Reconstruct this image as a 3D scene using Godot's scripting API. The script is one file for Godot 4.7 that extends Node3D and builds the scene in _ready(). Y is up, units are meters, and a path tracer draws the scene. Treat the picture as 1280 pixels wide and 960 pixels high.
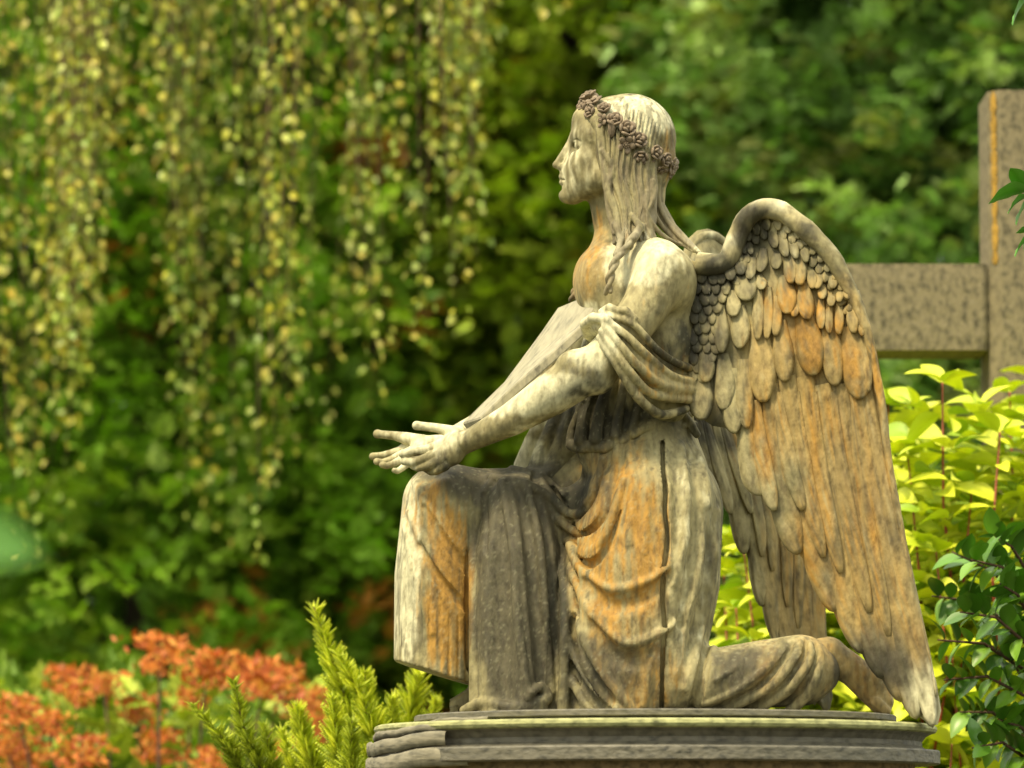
extends Node3D

# ---- the lens: photograph pixels (1280 x 960) <-> metres ---------------------------------
const CAM := Vector3(0.0, 1.5, 8.0)
const FPX := 5000.0            # focal length in photograph pixels
const PITCH := 0.11397         # radians, looking slightly up at the statue
const S := 0.0016              # metres per photograph pixel at the statue
const TOP := 1.75              # height of the pedestal's upper face
const FINE := 1.0              # cell scale of the sculpted meshes

static func ray(px: float, py: float) -> Vector3:
	var f := Vector3(0, sin(PITCH), -cos(PITCH))
	var u := Vector3(0, cos(PITCH), sin(PITCH))
	return f * FPX + Vector3(px - 640.0, 0, 0) + u * (480.0 - py)

static func P(px: float, py: float, zp := 0.0) -> Vector3:
	var d := ray(px, py)
	return CAM + d * ((zp * S - CAM.z) / d.z)

static func Q(px: float, py: float, depth: float) -> Vector3:   # a point at a distance in front of the camera
	var d := ray(px, py)
	return CAM + d * (-depth / d.z)

# ---- sculpting: a distance field on a grid, meshed as surface nets -------------------------
class Field:
	var o: Vector3
	var h: float
	var nx: int
	var ny: int
	var nz: int
	var d: PackedFloat32Array
	var ix: PackedInt32Array
	var tmp: PackedFloat32Array

	func _init(lo: Vector3, hi: Vector3, cell: float) -> void:
		o = lo
		h = cell
		nx = int(ceil((hi.x - lo.x) / h)) + 1
		ny = int(ceil((hi.y - lo.y) / h)) + 1
		nz = int(ceil((hi.z - lo.z) / h)) + 1
		d = PackedFloat32Array()
		d.resize(nx * ny * nz)
		d.fill(0.06)

	# a bent limb or fold: the nearest of its pieces, joined to the form once
	func bent(p: Array, r: Array, k: float, sub := false) -> void:
		if tmp.is_empty():
			tmp.resize(d.size())
			tmp.fill(1.0)
		var m := k + h * 2.5
		var bx0 := nx
		var bx1 := 0
		var by0 := ny
		var by1 := 0
		var bz0 := nz
		var bz1 := 0
		for s in range(p.size() - 1):
			var a: Vector3 = p[s]
			var b: Vector3 = p[s + 1]
			var ra: float = r[s]
			var rb: float = r[s + 1]
			var lo := a.min(b) - Vector3.ONE * (maxf(ra, rb) + m) - o
			var hi := a.max(b) + Vector3.ONE * (maxf(ra, rb) + m) - o
			var x0 := maxi(0, int(lo.x / h))
			var x1 := mini(nx - 1, int(hi.x / h) + 1)
			var y0 := maxi(0, int(lo.y / h))
			var y1 := mini(ny - 1, int(hi.y / h) + 1)
			var z0 := maxi(0, int(lo.z / h))
			var z1 := mini(nz - 1, int(hi.z / h) + 1)
			bx0 = mini(bx0, x0)
			bx1 = maxi(bx1, x1)
			by0 = mini(by0, y0)
			by1 = maxi(by1, y1)
			bz0 = mini(bz0, z0)
			bz1 = maxi(bz1, z1)
			var ba := b - a
			var l2 := maxf(ba.length_squared(), 1e-9)
			var ex := ba.x
			var ey := ba.y
			var ez := ba.z
			var ax := o.x - a.x
			var dr := rb - ra
			var cx := ex / l2
			for z in range(z0, z1 + 1):
				var qz := o.z + z * h - a.z
				for y in range(y0, y1 + 1):
					var qy := o.y + y * h - a.y
					var c0 := (qy * ey + qz * ez) / l2
					var at := (z * ny + y) * nx + x0
					for x in range(x0, x1 + 1):
						var qx := ax + x * h
						var t := clampf(c0 + qx * cx, 0.0, 1.0)
						var gx := qx - ex * t
						var gy := qy - ey * t
						var gz := qz - ez * t
						var dd := sqrt(gx * gx + gy * gy + gz * gz) - ra - dr * t
						if dd < tmp[at]:
							tmp[at] = dd
						at += 1
		var ik := 0.5 / k
		for z in range(bz0, bz1 + 1):
			for y in range(by0, by1 + 1):
				var at := (z * ny + y) * nx + bx0
				for x in range(bx0, bx1 + 1):
					var dd := tmp[at]
					if dd < 0.9:
						tmp[at] = 1.0
						var old := d[at]
						if sub:
							if dd < k - old:
								var q := clampf(0.5 - ik * (old + dd), 0.0, 1.0)
								d[at] = lerpf(old, -dd, q) + k * q * (1.0 - q)
						elif dd < old + k:
							var q2 := clampf(0.5 + ik * (old - dd), 0.0, 1.0)
							d[at] = lerpf(old, dd, q2) - k * q2 * (1.0 - q2)
					at += 1

	func ell(c: Vector3, r: Vector3, k: float, turn := Basis.IDENTITY, sub := false) -> void:
		var big := maxf(r.x, maxf(r.y, r.z))
		var e := Vector3.ONE * big
		if turn == Basis.IDENTITY:
			e = r
		var m := k + h * 2.5
		var lo := c - e - Vector3.ONE * m - o
		var hi := c + e + Vector3.ONE * m - o
		var inv := turn.inverse()
		var ik := 0.5 / k
		for z in range(maxi(0, int(lo.z / h)), mini(nz - 1, int(hi.z / h) + 1) + 1):
			for y in range(maxi(0, int(lo.y / h)), mini(ny - 1, int(hi.y / h) + 1) + 1):
				var x0 := maxi(0, int(lo.x / h))
				var at := (z * ny + y) * nx + x0
				for x in range(x0, mini(nx - 1, int(hi.x / h) + 1) + 1):
					var p := inv * (o + Vector3(x, y, z) * h - c)
					var p1 := p / r
					var k0 := p1.length()
					var k1 := (p1 / r).length()
					var dd := k0 * (k0 - 1.0) / maxf(k1, 1e-6)
					if k0 < 0.02:
						dd = -minf(r.x, minf(r.y, r.z))
					var old := d[at]
					if sub:
						if dd < k - old or dd < -old:
							var q := clampf(0.5 - ik * (old + dd), 0.0, 1.0)
							d[at] = lerpf(old, -dd, q) + k * q * (1.0 - q)
					elif dd < old + k:
						var q2 := clampf(0.5 + ik * (old - dd), 0.0, 1.0)
						d[at] = lerpf(old, dd, q2) - k * q2 * (1.0 - q2)
					at += 1

	func cut(at: Vector3, n: Vector3) -> void:   # remove what lies on the side n points to
		for z in nz:
			for y in ny:
				var base := (o + Vector3(0, y, z) * h - at).dot(n)
				var i := (z * ny + y) * nx
				for x in nx:
					var v := base + x * h * n.x
					if v > d[i]:
						d[i] = v
					i += 1

	func val(p: Vector3) -> float:
		var q := (p - o) / h
		var x := int(q.x)
		var y := int(q.y)
		var z := int(q.z)
		if q.x < 0 or q.y < 0 or q.z < 0 or x >= nx - 1 or y >= ny - 1 or z >= nz - 1:
			return 0.06
		var fx := q.x - x
		var fy := q.y - y
		var fz := q.z - z
		var i := (z * ny + y) * nx + x
		var sl := nx * ny
		var a := lerpf(lerpf(d[i], d[i + 1], fx), lerpf(d[i + nx], d[i + nx + 1], fx), fy)
		i += sl
		var b := lerpf(lerpf(d[i], d[i + 1], fx), lerpf(d[i + nx], d[i + nx + 1], fx), fy)
		return lerpf(a, b, fz)

	func hit(px: float, py: float, zmin := -1.0) -> Vector3:   # where the line of sight through a traced point meets the form
		var f := Vector3(0, sin(PITCH), -cos(PITCH))
		var u := Vector3(0, cos(PITCH), sin(PITCH))
		var dir := f * FPX + Vector3(px - 640.0, 0, 0) + u * (480.0 - py)
		dir = dir / -dir.z
		var t := CAM.z - (o.z + (nz - 1) * h)
		var last := 0.06
		while t < CAM.z - o.z:
			var v := val(CAM + dir * t)
			if v <= 0.0:
				return CAM + dir * (t - h * 0.6 * (-v) / maxf(last - v, 1e-6))
			last = v
			t += maxf(h * 0.6, v * 0.7) if v < 0.055 else h * 2.0
		return Vector3(0, -99, 0)

	# a fold, strand or furrow traced over the form: c holds px, py, radius in px, ...
	func stroke(c: Array, k: float, emb := 0.35, sub := false, z_fix := 1e9) -> void:
		var pts := PackedVector3Array()
		for i in range(0, c.size(), 3):
			pts.append(Vector3(c[i], c[i + 1], c[i + 2]))
		var fine := PackedVector3Array()
		for i in range(pts.size() - 1):
			var p0 := pts[maxi(0, i - 1)]
			var p1 := pts[i]
			var p2 := pts[i + 1]
			var p3 := pts[mini(pts.size() - 1, i + 2)]
			var n := maxi(1, int(Vector2(p2.x - p1.x, p2.y - p1.y).length() / 7.0))
			for j in n:
				var t := float(j) / n
				var v := 0.5 * (2.0 * p1 + (p2 - p0) * t + (2.0 * p0 - 5.0 * p1 + 4.0 * p2 - p3) * t * t + (3.0 * p1 - p0 - 3.0 * p2 + p3) * t * t * t)
				v.z = lerpf(p1.z, p2.z, t)
				fine.append(v)
		fine.append(pts[-1])
		var w: Array[Vector3] = []
		for v in fine:
			if z_fix < 1e8:
				w.append(Vector3(v.x, v.y, z_fix))
				continue
			w.append(hit(v.x, v.y))
		var last := Vector3(0, -99, 0)
		for i in w.size():
			if w[i].y > -50:
				last = w[i]
				break
		var zs: Array[float] = []
		for i in w.size():
			if w[i].y > -50:
				last = w[i]
			zs.append(last.z)
		for it in 8:
			var zc := zs.duplicate()
			for i in range(1, zs.size() - 1):
				zs[i] = (zc[i - 1] + zc[i] * 2.0 + zc[i + 1]) * 0.25
		var q: Array[Vector3] = []
		for i in fine.size():
			var r := fine[i].z * S
			var f := Vector3(0, sin(PITCH), -cos(PITCH))
			var u := Vector3(0, cos(PITCH), sin(PITCH))
			var dir := f * FPX + Vector3(fine[i].x - 640.0, 0, 0) + u * (480.0 - fine[i].y)
			dir = dir / -dir.z
			q.append(CAM + dir * (CAM.z - zs[i] + r * emb))
		var rs := []
		for v in fine:
			rs.append(v.z * S)
		bent(q, rs, k, sub)

	func mesh(color: Callable) -> ArrayMesh:
		var index := PackedInt32Array()
		index.resize(nx * ny * nz)
		index.fill(-1)
		var vs := PackedVector3Array()
		var ns := PackedVector3Array()
		var sl := nx * ny
		var far := h * 1.9
		for z in nz - 1:
			for y in ny - 1:
				var i := (z * ny + y) * nx - 1
				for x in nx - 1:
					i += 1
					var a := d[i]
					if a > far or a < -far:
						continue
					var b := d[i + 1]
					var c := d[i + nx]
					var e := d[i + nx + 1]
					var a2 := d[i + sl]
					var b2 := d[i + 1 + sl]
					var c2 := d[i + nx + sl]
					var e2 := d[i + nx + 1 + sl]
					var inside := int(a < 0) + int(b < 0) + int(c < 0) + int(e < 0) + int(a2 < 0) + int(b2 < 0) + int(c2 < 0) + int(e2 < 0)
					if inside == 0 or inside == 8:
						continue
					var sx := 0.0
					var sy := 0.0
					var sz := 0.0
					var n := 0.0
					if (a < 0) != (b < 0): sx += a / (a - b); n += 1.0
					if (c < 0) != (e < 0): sx += c / (c - e); sy += 1.0; n += 1.0
					if (a2 < 0) != (b2 < 0): sx += a2 / (a2 - b2); sz += 1.0; n += 1.0
					if (c2 < 0) != (e2 < 0): sx += c2 / (c2 - e2); sy += 1.0; sz += 1.0; n += 1.0
					if (a < 0) != (c < 0): sy += a / (a - c); n += 1.0
					if (b < 0) != (e < 0): sy += b / (b - e); sx += 1.0; n += 1.0
					if (a2 < 0) != (c2 < 0): sy += a2 / (a2 - c2); sz += 1.0; n += 1.0
					if (b2 < 0) != (e2 < 0): sy += b2 / (b2 - e2); sx += 1.0; sz += 1.0; n += 1.0
					if (a < 0) != (a2 < 0): sz += a / (a - a2); n += 1.0
					if (b < 0) != (b2 < 0): sz += b / (b - b2); sx += 1.0; n += 1.0
					if (c < 0) != (c2 < 0): sz += c / (c - c2); sy += 1.0; n += 1.0
					if (e < 0) != (e2 < 0): sz += e / (e - e2); sx += 1.0; sy += 1.0; n += 1.0
					index[i] = vs.size()
					vs.append(o + (Vector3(x, y, z) + Vector3(sx, sy, sz) / n) * h)
					ns.append(Vector3(b + e + b2 + e2 - a - c - a2 - c2, c + e + c2 + e2 - a - b - a2 - b2, a2 + b2 + c2 + e2 - a - b - c - e).normalized())
		ix = PackedInt32Array()
		for z in range(1, nz - 1):
			for y in range(1, ny - 1):
				var i := (z * ny + y) * nx
				for x in range(1, nx - 1):
					i += 1
					var a := d[i]
					if a > far or a < -far:
						continue
					var neg := a < 0
					if neg != (d[i + 1] < 0):
						quad(index[i - nx - sl], index[i - sl], index[i], index[i - nx], neg)
					if neg != (d[i + nx] < 0):
						quad(index[i - 1 - sl], index[i - 1], index[i], index[i - sl], neg)
					if neg != (d[i + sl] < 0):
						quad(index[i - 1 - nx], index[i - nx], index[i], index[i - 1], neg)
		var cs := PackedColorArray()
		cs.resize(vs.size())
		for i in vs.size():
			cs[i] = color.call(vs[i], ns[i])
		var arr := []
		arr.resize(Mesh.ARRAY_MAX)
		arr[Mesh.ARRAY_VERTEX] = vs
		arr[Mesh.ARRAY_NORMAL] = ns
		arr[Mesh.ARRAY_COLOR] = cs
		arr[Mesh.ARRAY_INDEX] = ix
		var m := ArrayMesh.new()
		m.add_surface_from_arrays(Mesh.PRIMITIVE_TRIANGLES, arr)
		return m

	func quad(a: int, b: int, c: int, e: int, neg: bool) -> void:
		if a < 0 or b < 0 or c < 0 or e < 0:
			return
		if neg:
			ix.append(a); ix.append(c); ix.append(b); ix.append(a); ix.append(e); ix.append(c)
		else:
			ix.append(a); ix.append(b); ix.append(c); ix.append(a); ix.append(c); ix.append(e)

	# the same forms given in photograph pixels: px, py, depth in px, radius in px
	func at(px: float, py: float, zp: float) -> Vector3:
		var f := Vector3(0, sin(PITCH), -cos(PITCH))
		var u := Vector3(0, cos(PITCH), sin(PITCH))
		var dir := f * FPX + Vector3(px - 640.0, 0, 0) + u * (480.0 - py)
		return CAM + dir * ((zp * S - CAM.z) / dir.z)

	func chain(c: Array, k: float, sub := false) -> void:
		var p := []
		var r := []
		for i in range(0, c.size(), 4):
			p.append(at(c[i], c[i + 1], c[i + 2]))
			r.append(c[i + 3] * S)
		bent(p, r, k * S, sub)

	func ball(px: float, py: float, zp: float, rx: float, ry: float, rz: float, k: float, sub := false, turn := 0.0) -> void:
		ell(at(px, py, zp), Vector3(rx, ry, rz) * S, k * S, Basis(Vector3(0, 0, 1), turn) if turn != 0.0 else Basis.IDENTITY, sub)

	func strokes(list: Array, k: float, emb := 0.35, sub := false) -> void:
		for c in list:
			stroke(c, k * S, emb, sub)

func field(px0: float, py0: float, z0: float, px1: float, py1: float, z1: float, cell: float) -> Field:
	var a := P(px0, py1, (z0 + z1) * 0.5)
	var b := P(px1, py0, (z0 + z1) * 0.5)
	a.z = z0 * S
	b.z = z1 * S
	return Field.new(a, b, cell / FINE)

# ---- weathered stone: pale, ochre, grey and black crusts, with painted shade and highlights ----------
const GRID := 8.0
var crust_shade := {}          # kind -> PackedFloat32Array over the statue's upright plane, 8 px cells
var n1 := FastNoiseLite.new()
var n2 := FastNoiseLite.new()
var n3 := FastNoiseLite.new()

func crust_shade_map(list: Array) -> PackedFloat32Array:
	var w := PackedFloat32Array()
	w.resize(161 * 121)
	for s in list:   # px, py, rx, ry, amount
		for y in range(maxi(0, int((s[1] - s[3] * 1.5) / GRID)), mini(120, int((s[1] + s[3] * 1.5) / GRID)) + 1):
			for x in range(maxi(0, int((s[0] - s[2] * 1.5) / GRID)), mini(160, int((s[0] + s[2] * 1.5) / GRID)) + 1):
				var q := Vector2((x * GRID - s[0]) / s[2], (y * GRID - s[1]) / s[3]).length()
				var a: float = s[4] * (1.0 - smoothstep(0.55, 1.45, q))
				w[y * 161 + x] = maxf(w[y * 161 + x], a)
	return w

func look(kind: String, x: float, y: float) -> float:
	var w: PackedFloat32Array = crust_shade[kind]
	var fx := clampf(x / GRID, 0, 159.9)
	var fy := clampf(y / GRID, 0, 119.9)
	var ix := int(fx)
	var iy := int(fy)
	var i := iy * 161 + ix
	fx -= ix
	fy -= iy
	return lerpf(lerpf(w[i], w[i + 1], fx), lerpf(w[i + 161], w[i + 162], fx), fy)

func set_crusts_and_shade() -> void:
	n1.seed = 11
	n1.frequency = 9.0
	n1.fractal_octaves = 4
	n2.seed = 5
	n2.frequency = 42.0
	n2.fractal_octaves = 3
	n3.seed = 23
	n3.frequency = 3.0
	n3.fractal_octaves = 3
	crust_shade.locks = crust_shade_map([[775, 330, 40, 50, 1.0], [730, 340, 30, 50, 1.0], [845, 285, 30, 40, 0.9], [810, 260, 20, 40, 0.5], [770, 260, 20, 50, 0.4], [780, 210, 40, 40, 0.35]])
	crust_shade.tan = crust_shade_map([[1010, 480, 90, 130, 0.9], [1050, 700, 80, 160, 0.9], [1110, 840, 60, 80, 0.8], [770, 700, 70, 150, 0.7], [735, 320, 30, 60, 0.9], [800, 850, 60, 50, 0.6], [960, 840, 60, 40, 0.5], [850, 480, 60, 40, 0.4]])
	crust_shade.pale = crust_shade_map([[650, 505, 130, 26, 0.9], [740, 430, 34, 50, 0.9], [800, 330, 50, 40, 0.9], [800, 140, 50, 30, 0.8], [725, 200, 34, 50, 0.45], [505, 690, 22, 140, 1.0],  # pale crust, plus highlights painted on arm top, knee edge and crown
		[530, 545, 60, 30, 0.7], [870, 660, 40, 120, 0.35], [940, 260, 50, 26, 0.6], [880, 310, 40, 16, 0.8], [1150, 880, 40, 50, 0.7], [660, 570, 26, 30, 1.0], [1020, 300, 60, 60, 0.3], [985, 800, 40, 20, 0.3], [830, 780, 60, 100, 0.3]])
	crust_shade.ochre = crust_shade_map([[562, 740, 34, 110, 1.0], [535, 640, 30, 50, 0.6], [770, 700, 60, 120, 0.75], [800, 850, 60, 50, 0.5], [745, 620, 20, 60, 0.4], [735, 330, 24, 40, 0.5], [745, 290, 20, 40, 0.45],
		[1012, 430, 34, 50, 0.85], [980, 390, 34, 40, 0.5], [1000, 560, 80, 60, 0.5], [1040, 680, 60, 120, 0.5], [1090, 800, 50, 100, 0.45], [950, 560, 30, 60, 0.5], [820, 470, 50, 40, 0.3], [1075, 470, 30, 50, 0.6], [900, 470, 40, 60, 0.25], [950, 830, 60, 30, 0.3], [840, 190, 10, 50, 0.5]])
	crust_shade.grey = crust_shade_map([[650, 740, 58, 170, 1.3], [660, 610, 80, 40, 1.2], [590, 600, 40, 30, 0.8], [730, 610, 40, 80, 0.6], [740, 850, 60, 60, 0.6], [725, 515, 60, 60, 0.85], [940, 850, 90, 50, 0.55], [790, 240, 40, 80, 0.35],  # grey crust, plus some shade painted into the wing hollow
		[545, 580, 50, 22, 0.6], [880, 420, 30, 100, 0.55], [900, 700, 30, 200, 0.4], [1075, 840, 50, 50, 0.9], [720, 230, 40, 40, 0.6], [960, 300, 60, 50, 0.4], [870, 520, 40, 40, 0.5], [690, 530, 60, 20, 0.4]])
	crust_shade.black = crust_shade_map([[838, 430, 34, 50, 0.7], [748, 530, 50, 30, 0.5], [722, 610, 20, 50, 0.7], [812, 520, 50, 12, 0.6], [570, 585, 40, 14, 0.7], [690, 545, 60, 12, 0.5], [940, 300, 26, 34, 0.9], [905, 348, 40, 16, 0.7], [1000, 300, 24, 20, 0.5], [725, 480, 20, 30, 0.6], [870, 380, 16, 60, 0.55], [880, 500, 20, 40, 0.55], [960, 262, 30, 10, 0.45], [850, 400, 30, 80, 0.45], [735, 500, 30, 60, 0.6], [690, 620, 60, 30, 0.45], [700, 800, 16, 100, 0.5], [740, 250, 14, 30, 0.35], [560, 575, 40, 20, 0.5], [880, 350, 40, 50, 0.5], [945, 285, 30, 26, 0.5], [900, 540, 40, 30, 0.6],  # black crust, plus shade painted into wing hollow, deep folds, lap and throat
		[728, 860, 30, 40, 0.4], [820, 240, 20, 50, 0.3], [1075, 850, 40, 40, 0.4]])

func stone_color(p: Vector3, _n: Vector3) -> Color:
	return crusted_and_shaded(p, 1.0)

func skin_color(p: Vector3, _n: Vector3) -> Color:   # bare limbs are washed cleaner than the cloth beside them
	return crusted_and_shaded(p, 0.5)

func crusted_and_shaded(p: Vector3, dirt_shade: float) -> Color:  # grey and black also carry painted shade, pale also painted highlights
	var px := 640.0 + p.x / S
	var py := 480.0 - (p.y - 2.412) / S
	var a := n1.get_noise_3d(p.x, p.y * 0.7, p.z)
	var streak := n1.get_noise_3d(p.x * 2.2 + 7.0, p.y * 0.25, p.z * 2.2)
	var fibre := n2.get_noise_3d(p.x * 1.6 + 3.0, p.y * 0.13, p.z * 1.6)
	var b := n2.get_noise_3d(p.x, p.y * 0.6, p.z)
	var c := n3.get_noise_3d(p.x, p.y, p.z)
	var col := Vector3(0.44, 0.385, 0.20).lerp(Vector3(0.235, 0.205, 0.095), clampf(0.5 + a * 1.2 + c, 0, 1))
	var w := look("tan", px, py)
	col = col.lerp(Vector3(0.43, 0.305, 0.11), 0.85 * smoothstep(0.25, 0.75, w + streak * 0.4 + fibre * 0.2))
	w = look("pale", px, py)
	col = col.lerp(Vector3(0.72, 0.68, 0.45), smoothstep(0.30, 0.75, w + streak * 0.35 + b * 0.2 + fibre * 0.2))
	w = look("ochre", px, py)
	col = col.lerp(Vector3(0.45, 0.235, 0.035), 0.88 * smoothstep(0.34, 0.9, w + streak * 0.5 + fibre * 0.6))
	w = look("grey", px, py) * dirt_shade
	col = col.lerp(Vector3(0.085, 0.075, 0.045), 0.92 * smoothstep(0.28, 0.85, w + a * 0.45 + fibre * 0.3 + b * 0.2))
	w = look("black", px, py) * dirt_shade
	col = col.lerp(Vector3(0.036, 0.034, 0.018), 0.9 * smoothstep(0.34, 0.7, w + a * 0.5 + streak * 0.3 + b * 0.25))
	# run-off streaks and lichen spots
	var run := n1.get_noise_3d(p.x * 6.0 + 31.0, p.y * 0.5, p.z * 6.0)
	col = col.lerp(Vector3(0.10, 0.088, 0.05), maxf(0.0, 0.75 * dirt_shade - 0.2) * smoothstep(0.16, 0.34, run + c * 0.3))
	var spot := n2.get_noise_3d(p.x * 2.0 - 9.0, p.y * 2.0, p.z * 2.0)
	col = col.lerp(Vector3(0.50, 0.48, 0.31), 0.22 * smoothstep(0.34, 0.46, spot))
	col = col.lerp(Vector3(0.07, 0.064, 0.04), 0.3 * dirt_shade * smoothstep(0.34, 0.5, -spot))
	col *= 0.86 + b * 0.2 + fibre * 0.22
	return Color(col.x, col.y, col.z)

func hair_color(p: Vector3, n: Vector3) -> Color:   # browner crust on the locks; backlight on the crown is painted pale
	var c := stone_color(p, n)
	var py := 480.0 - (p.y - 2.412) / S
	var f := n2.get_noise_3d(p.x * 1.6, p.y * 0.3, p.z * 1.6) + n1.get_noise_3d(p.x, p.y, p.z) * 0.6
	return c.lerp(Color(0.19, 0.155, 0.095), 0.7 * smoothstep(0.1, 0.6, look("locks", 640.0 + p.x / S, py) + f * 0.5))

func face_color(p: Vector3, _n: Vector3) -> Color:
	return crusted_and_shaded(p, 0.3)

func washed_color(p: Vector3, _n: Vector3) -> Color:
	return crusted_and_shaded(p, 0.0)

# ---- the angel --------------------------------------------------------------------------
func sculpt_robe() -> ArrayMesh:
	var f := field(476, 364, -150, 1052, 902, 168, 0.0044)
	# cloth over the raised knee, hanging free in front of the shin
	f.chain([556, 632, -26, 50, 550, 720, -28, 55, 548, 880, -28, 56], 16)
	f.chain([546, 626, -44, 42, 536, 720, -56, 43, 534, 880, -60, 42], 12)
	f.strokes([[522, 606, 7, 543, 652, 8, 568, 694, 9, 592, 724, 8], [512, 640, 5, 536, 690, 7, 562, 734, 7, 592, 776, 6], [556, 604, 7, 570, 640, 8, 584, 690, 6], [506, 650, 5, 520, 720, 6, 540, 790, 5]], 5, 0.3)
	f.strokes([[530, 634, 4, 556, 676, 7, 588, 712, 8], [524, 682, 4, 552, 728, 6, 590, 764, 6]], 4, 0.0, true)
	f.strokes([[508, 640, 1.2, 506, 700, 1.6, 507, 800, 1.6], [516, 660, 1.2, 515, 740, 1.7, 516, 820, 1.6], [527, 700, 1.2, 526, 780, 1.7, 527, 840, 1.6], [538, 720, 1.2, 537, 800, 1.6, 538, 846, 1.4], [550, 750, 1.2, 549, 800, 1.7, 550, 846, 1.5], [562, 770, 1.2, 561, 850, 1.7], [574, 770, 1.2, 573, 850, 1.7], [584, 790, 1.2, 583, 856, 1.5]], 1.5, 0.1, true)
	f.cut(f.at(541, 840, 0), Vector3(0.0, -1.0, 0.0).rotated(Vector3(0, 0, 1), -0.31))
	# hip and kneeling thigh under the skirt
	f.chain([806, 560, 10, 66, 814, 640, 24, 90, 802, 720, 28, 98, 788, 800, 28, 96, 770, 890, 26, 84], 20)
	f.chain([806, 600, -30, 80, 760, 760, -40, 80, 740, 890, -40, 80], 20)
	# raised thigh
	f.chain([770, 640, -30, 60, 660, 636, -34, 52, 566, 634, -30, 48], 20)
	# middle panel that falls from the knee to the pedestal
	f.chain([648, 634, 0, 44, 648, 700, 14, 54, 649, 780, 20, 57, 650, 890, 24, 58], 5)
	f.chain([606, 640, -16, 24, 610, 760, 14, 20, 610, 890, 22, 18], 5)
	# waist and breast
	f.chain([798, 566, 0, 74, 800, 545, 0, 62, 800, 500, 0, 58, 800, 440, 0, 50], 14)
	f.chain([765, 560, 20, 44, 762, 490, 20, 34, 772, 440, 14, 30], 14)
	f.chain([755, 540, -40, 46, 765, 440, -40, 40], 18)
	# lower leg of the kneeling side
	f.chain([820, 850, 60, 44, 900, 850, 62, 40, 960, 842, 62, 42, 1000, 838, 62, 44, 1016, 838, 62, 34], 14)
	# hollows between the great folds
	f.strokes([[716, 660, 8, 718, 700, 11, 717, 760, 12, 716, 820, 11, 716, 890, 11]], 3, 0.4, true)
	f.strokes([[586, 690, 4, 586, 760, 6, 587, 856, 6]], 3, 0.2, true)
	f.strokes([[866, 888, 8, 876, 850, 8, 884, 812, 7]], 5, 0.2, true)
	f.strokes([[690, 606, 14, 712, 596, 20, 722, 570, 18]], 6, 0.6, true)
	# middle panel: broad furrows, sharp standing edges, a turned-back corner at the top
	f.strokes([[628, 640, 8, 624, 700, 18, 622, 780, 22, 624, 870, 22]], 8, -0.45, true)
	f.strokes([[648, 612, 5, 660, 660, 9, 670, 740, 11, 682, 870, 12]], 5, -0.15, true)
	f.strokes([[668, 612, 4, 684, 668, 7, 691, 760, 8, 692, 884, 8]], 4, -0.1, true)
	f.strokes([[616, 602, 6, 600, 630, 7, 593, 680, 7, 593, 780, 7, 594, 884, 8], [628, 604, 6, 641, 680, 6, 648, 780, 6, 660, 872, 6], [658, 604, 5, 675, 680, 5, 683, 780, 5, 690, 866, 5], [678, 602, 6, 698, 660, 7, 706, 740, 7, 706, 820, 7, 704, 888, 8]], 3.5, 0.15)
	f.strokes([[604, 618, 3, 608, 650, 4, 607, 690, 3]], 3, 0.1, true)
	f.strokes([[580, 888, 6, 604, 878, 7, 640, 884, 7, 668, 880, 8, 684, 872, 8, 676, 858, 6, 664, 866, 5]], 3, 0.2)
	# the lap: pulls from the hip over the raised thigh
	f.strokes([[612, 596, 5, 650, 604, 6, 688, 622, 6, 706, 650, 5], [640, 586, 5, 680, 598, 6, 704, 620, 6]], 4, 0.2)
	# loops of cloth between hip and knee
	f.strokes([[690, 612, 5, 706, 634, 7, 724, 644, 8, 742, 622, 8, 750, 590, 6], [704, 656, 5, 728, 670, 7, 750, 652, 7, 764, 610, 6, 770, 580, 5], [712, 690, 5, 736, 706, 7, 756, 690, 6, 772, 640, 5]], 3, 0.2, true)
	f.strokes([[676, 601, 5, 694, 626, 6, 712, 642, 6, 732, 640, 6, 746, 614, 6, 754, 574, 6], [696, 648, 5, 714, 662, 6, 736, 666, 6, 757, 642, 7, 768, 600, 7, 772, 560, 6], [708, 676, 5, 730, 692, 6, 750, 680, 6, 768, 640, 6, 780, 600, 5]], 2.5, 0.0)
	f.strokes([[712, 682, 6, 722, 706, 6, 742, 727, 6, 766, 737, 6, 800, 730, 6, 830, 713, 5, 864, 668, 4], [714, 712, 6, 730, 750, 6, 756, 787, 6, 786, 805, 6, 816, 795, 6, 846, 777, 5, 876, 724, 4, 900, 674, 3]], 5, 0.1)
	f.strokes([[730, 728, 5, 750, 750, 9, 772, 757, 10, 806, 747, 8, 838, 722, 5], [740, 784, 5, 764, 816, 9, 790, 826, 10, 822, 814, 8, 856, 784, 5]], 10, -0.5, true)
	f.strokes([[714, 740, 6, 728, 790, 7, 752, 840, 7, 790, 888, 8], [714, 800, 6, 728, 840, 7, 752, 872, 7, 776, 890, 8], [714, 848, 6, 730, 876, 6, 748, 890, 7]], 3, 0.1)
	f.strokes([[716, 770, 5, 728, 820, 8, 762, 876, 8], [716, 830, 5, 736, 868, 7, 760, 890, 7]], 3, 0.1, true)
	# hip: upright pulls
	f.strokes([[786, 560, 4, 791, 620, 5, 786, 680, 3], [804, 556, 4, 808, 620, 4, 806, 690, 3], [850, 556, 5, 858, 610, 5, 854, 680, 5, 842, 730, 3], [872, 566, 5, 884, 620, 6, 878, 690, 6, 860, 760, 5, 846, 840, 4], [896, 640, 5, 890, 720, 6, 872, 800, 6, 856, 860, 5], [812, 826, 5, 804, 880, 6], [846, 790, 4, 840, 880, 5]], 6, 0.3)
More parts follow.
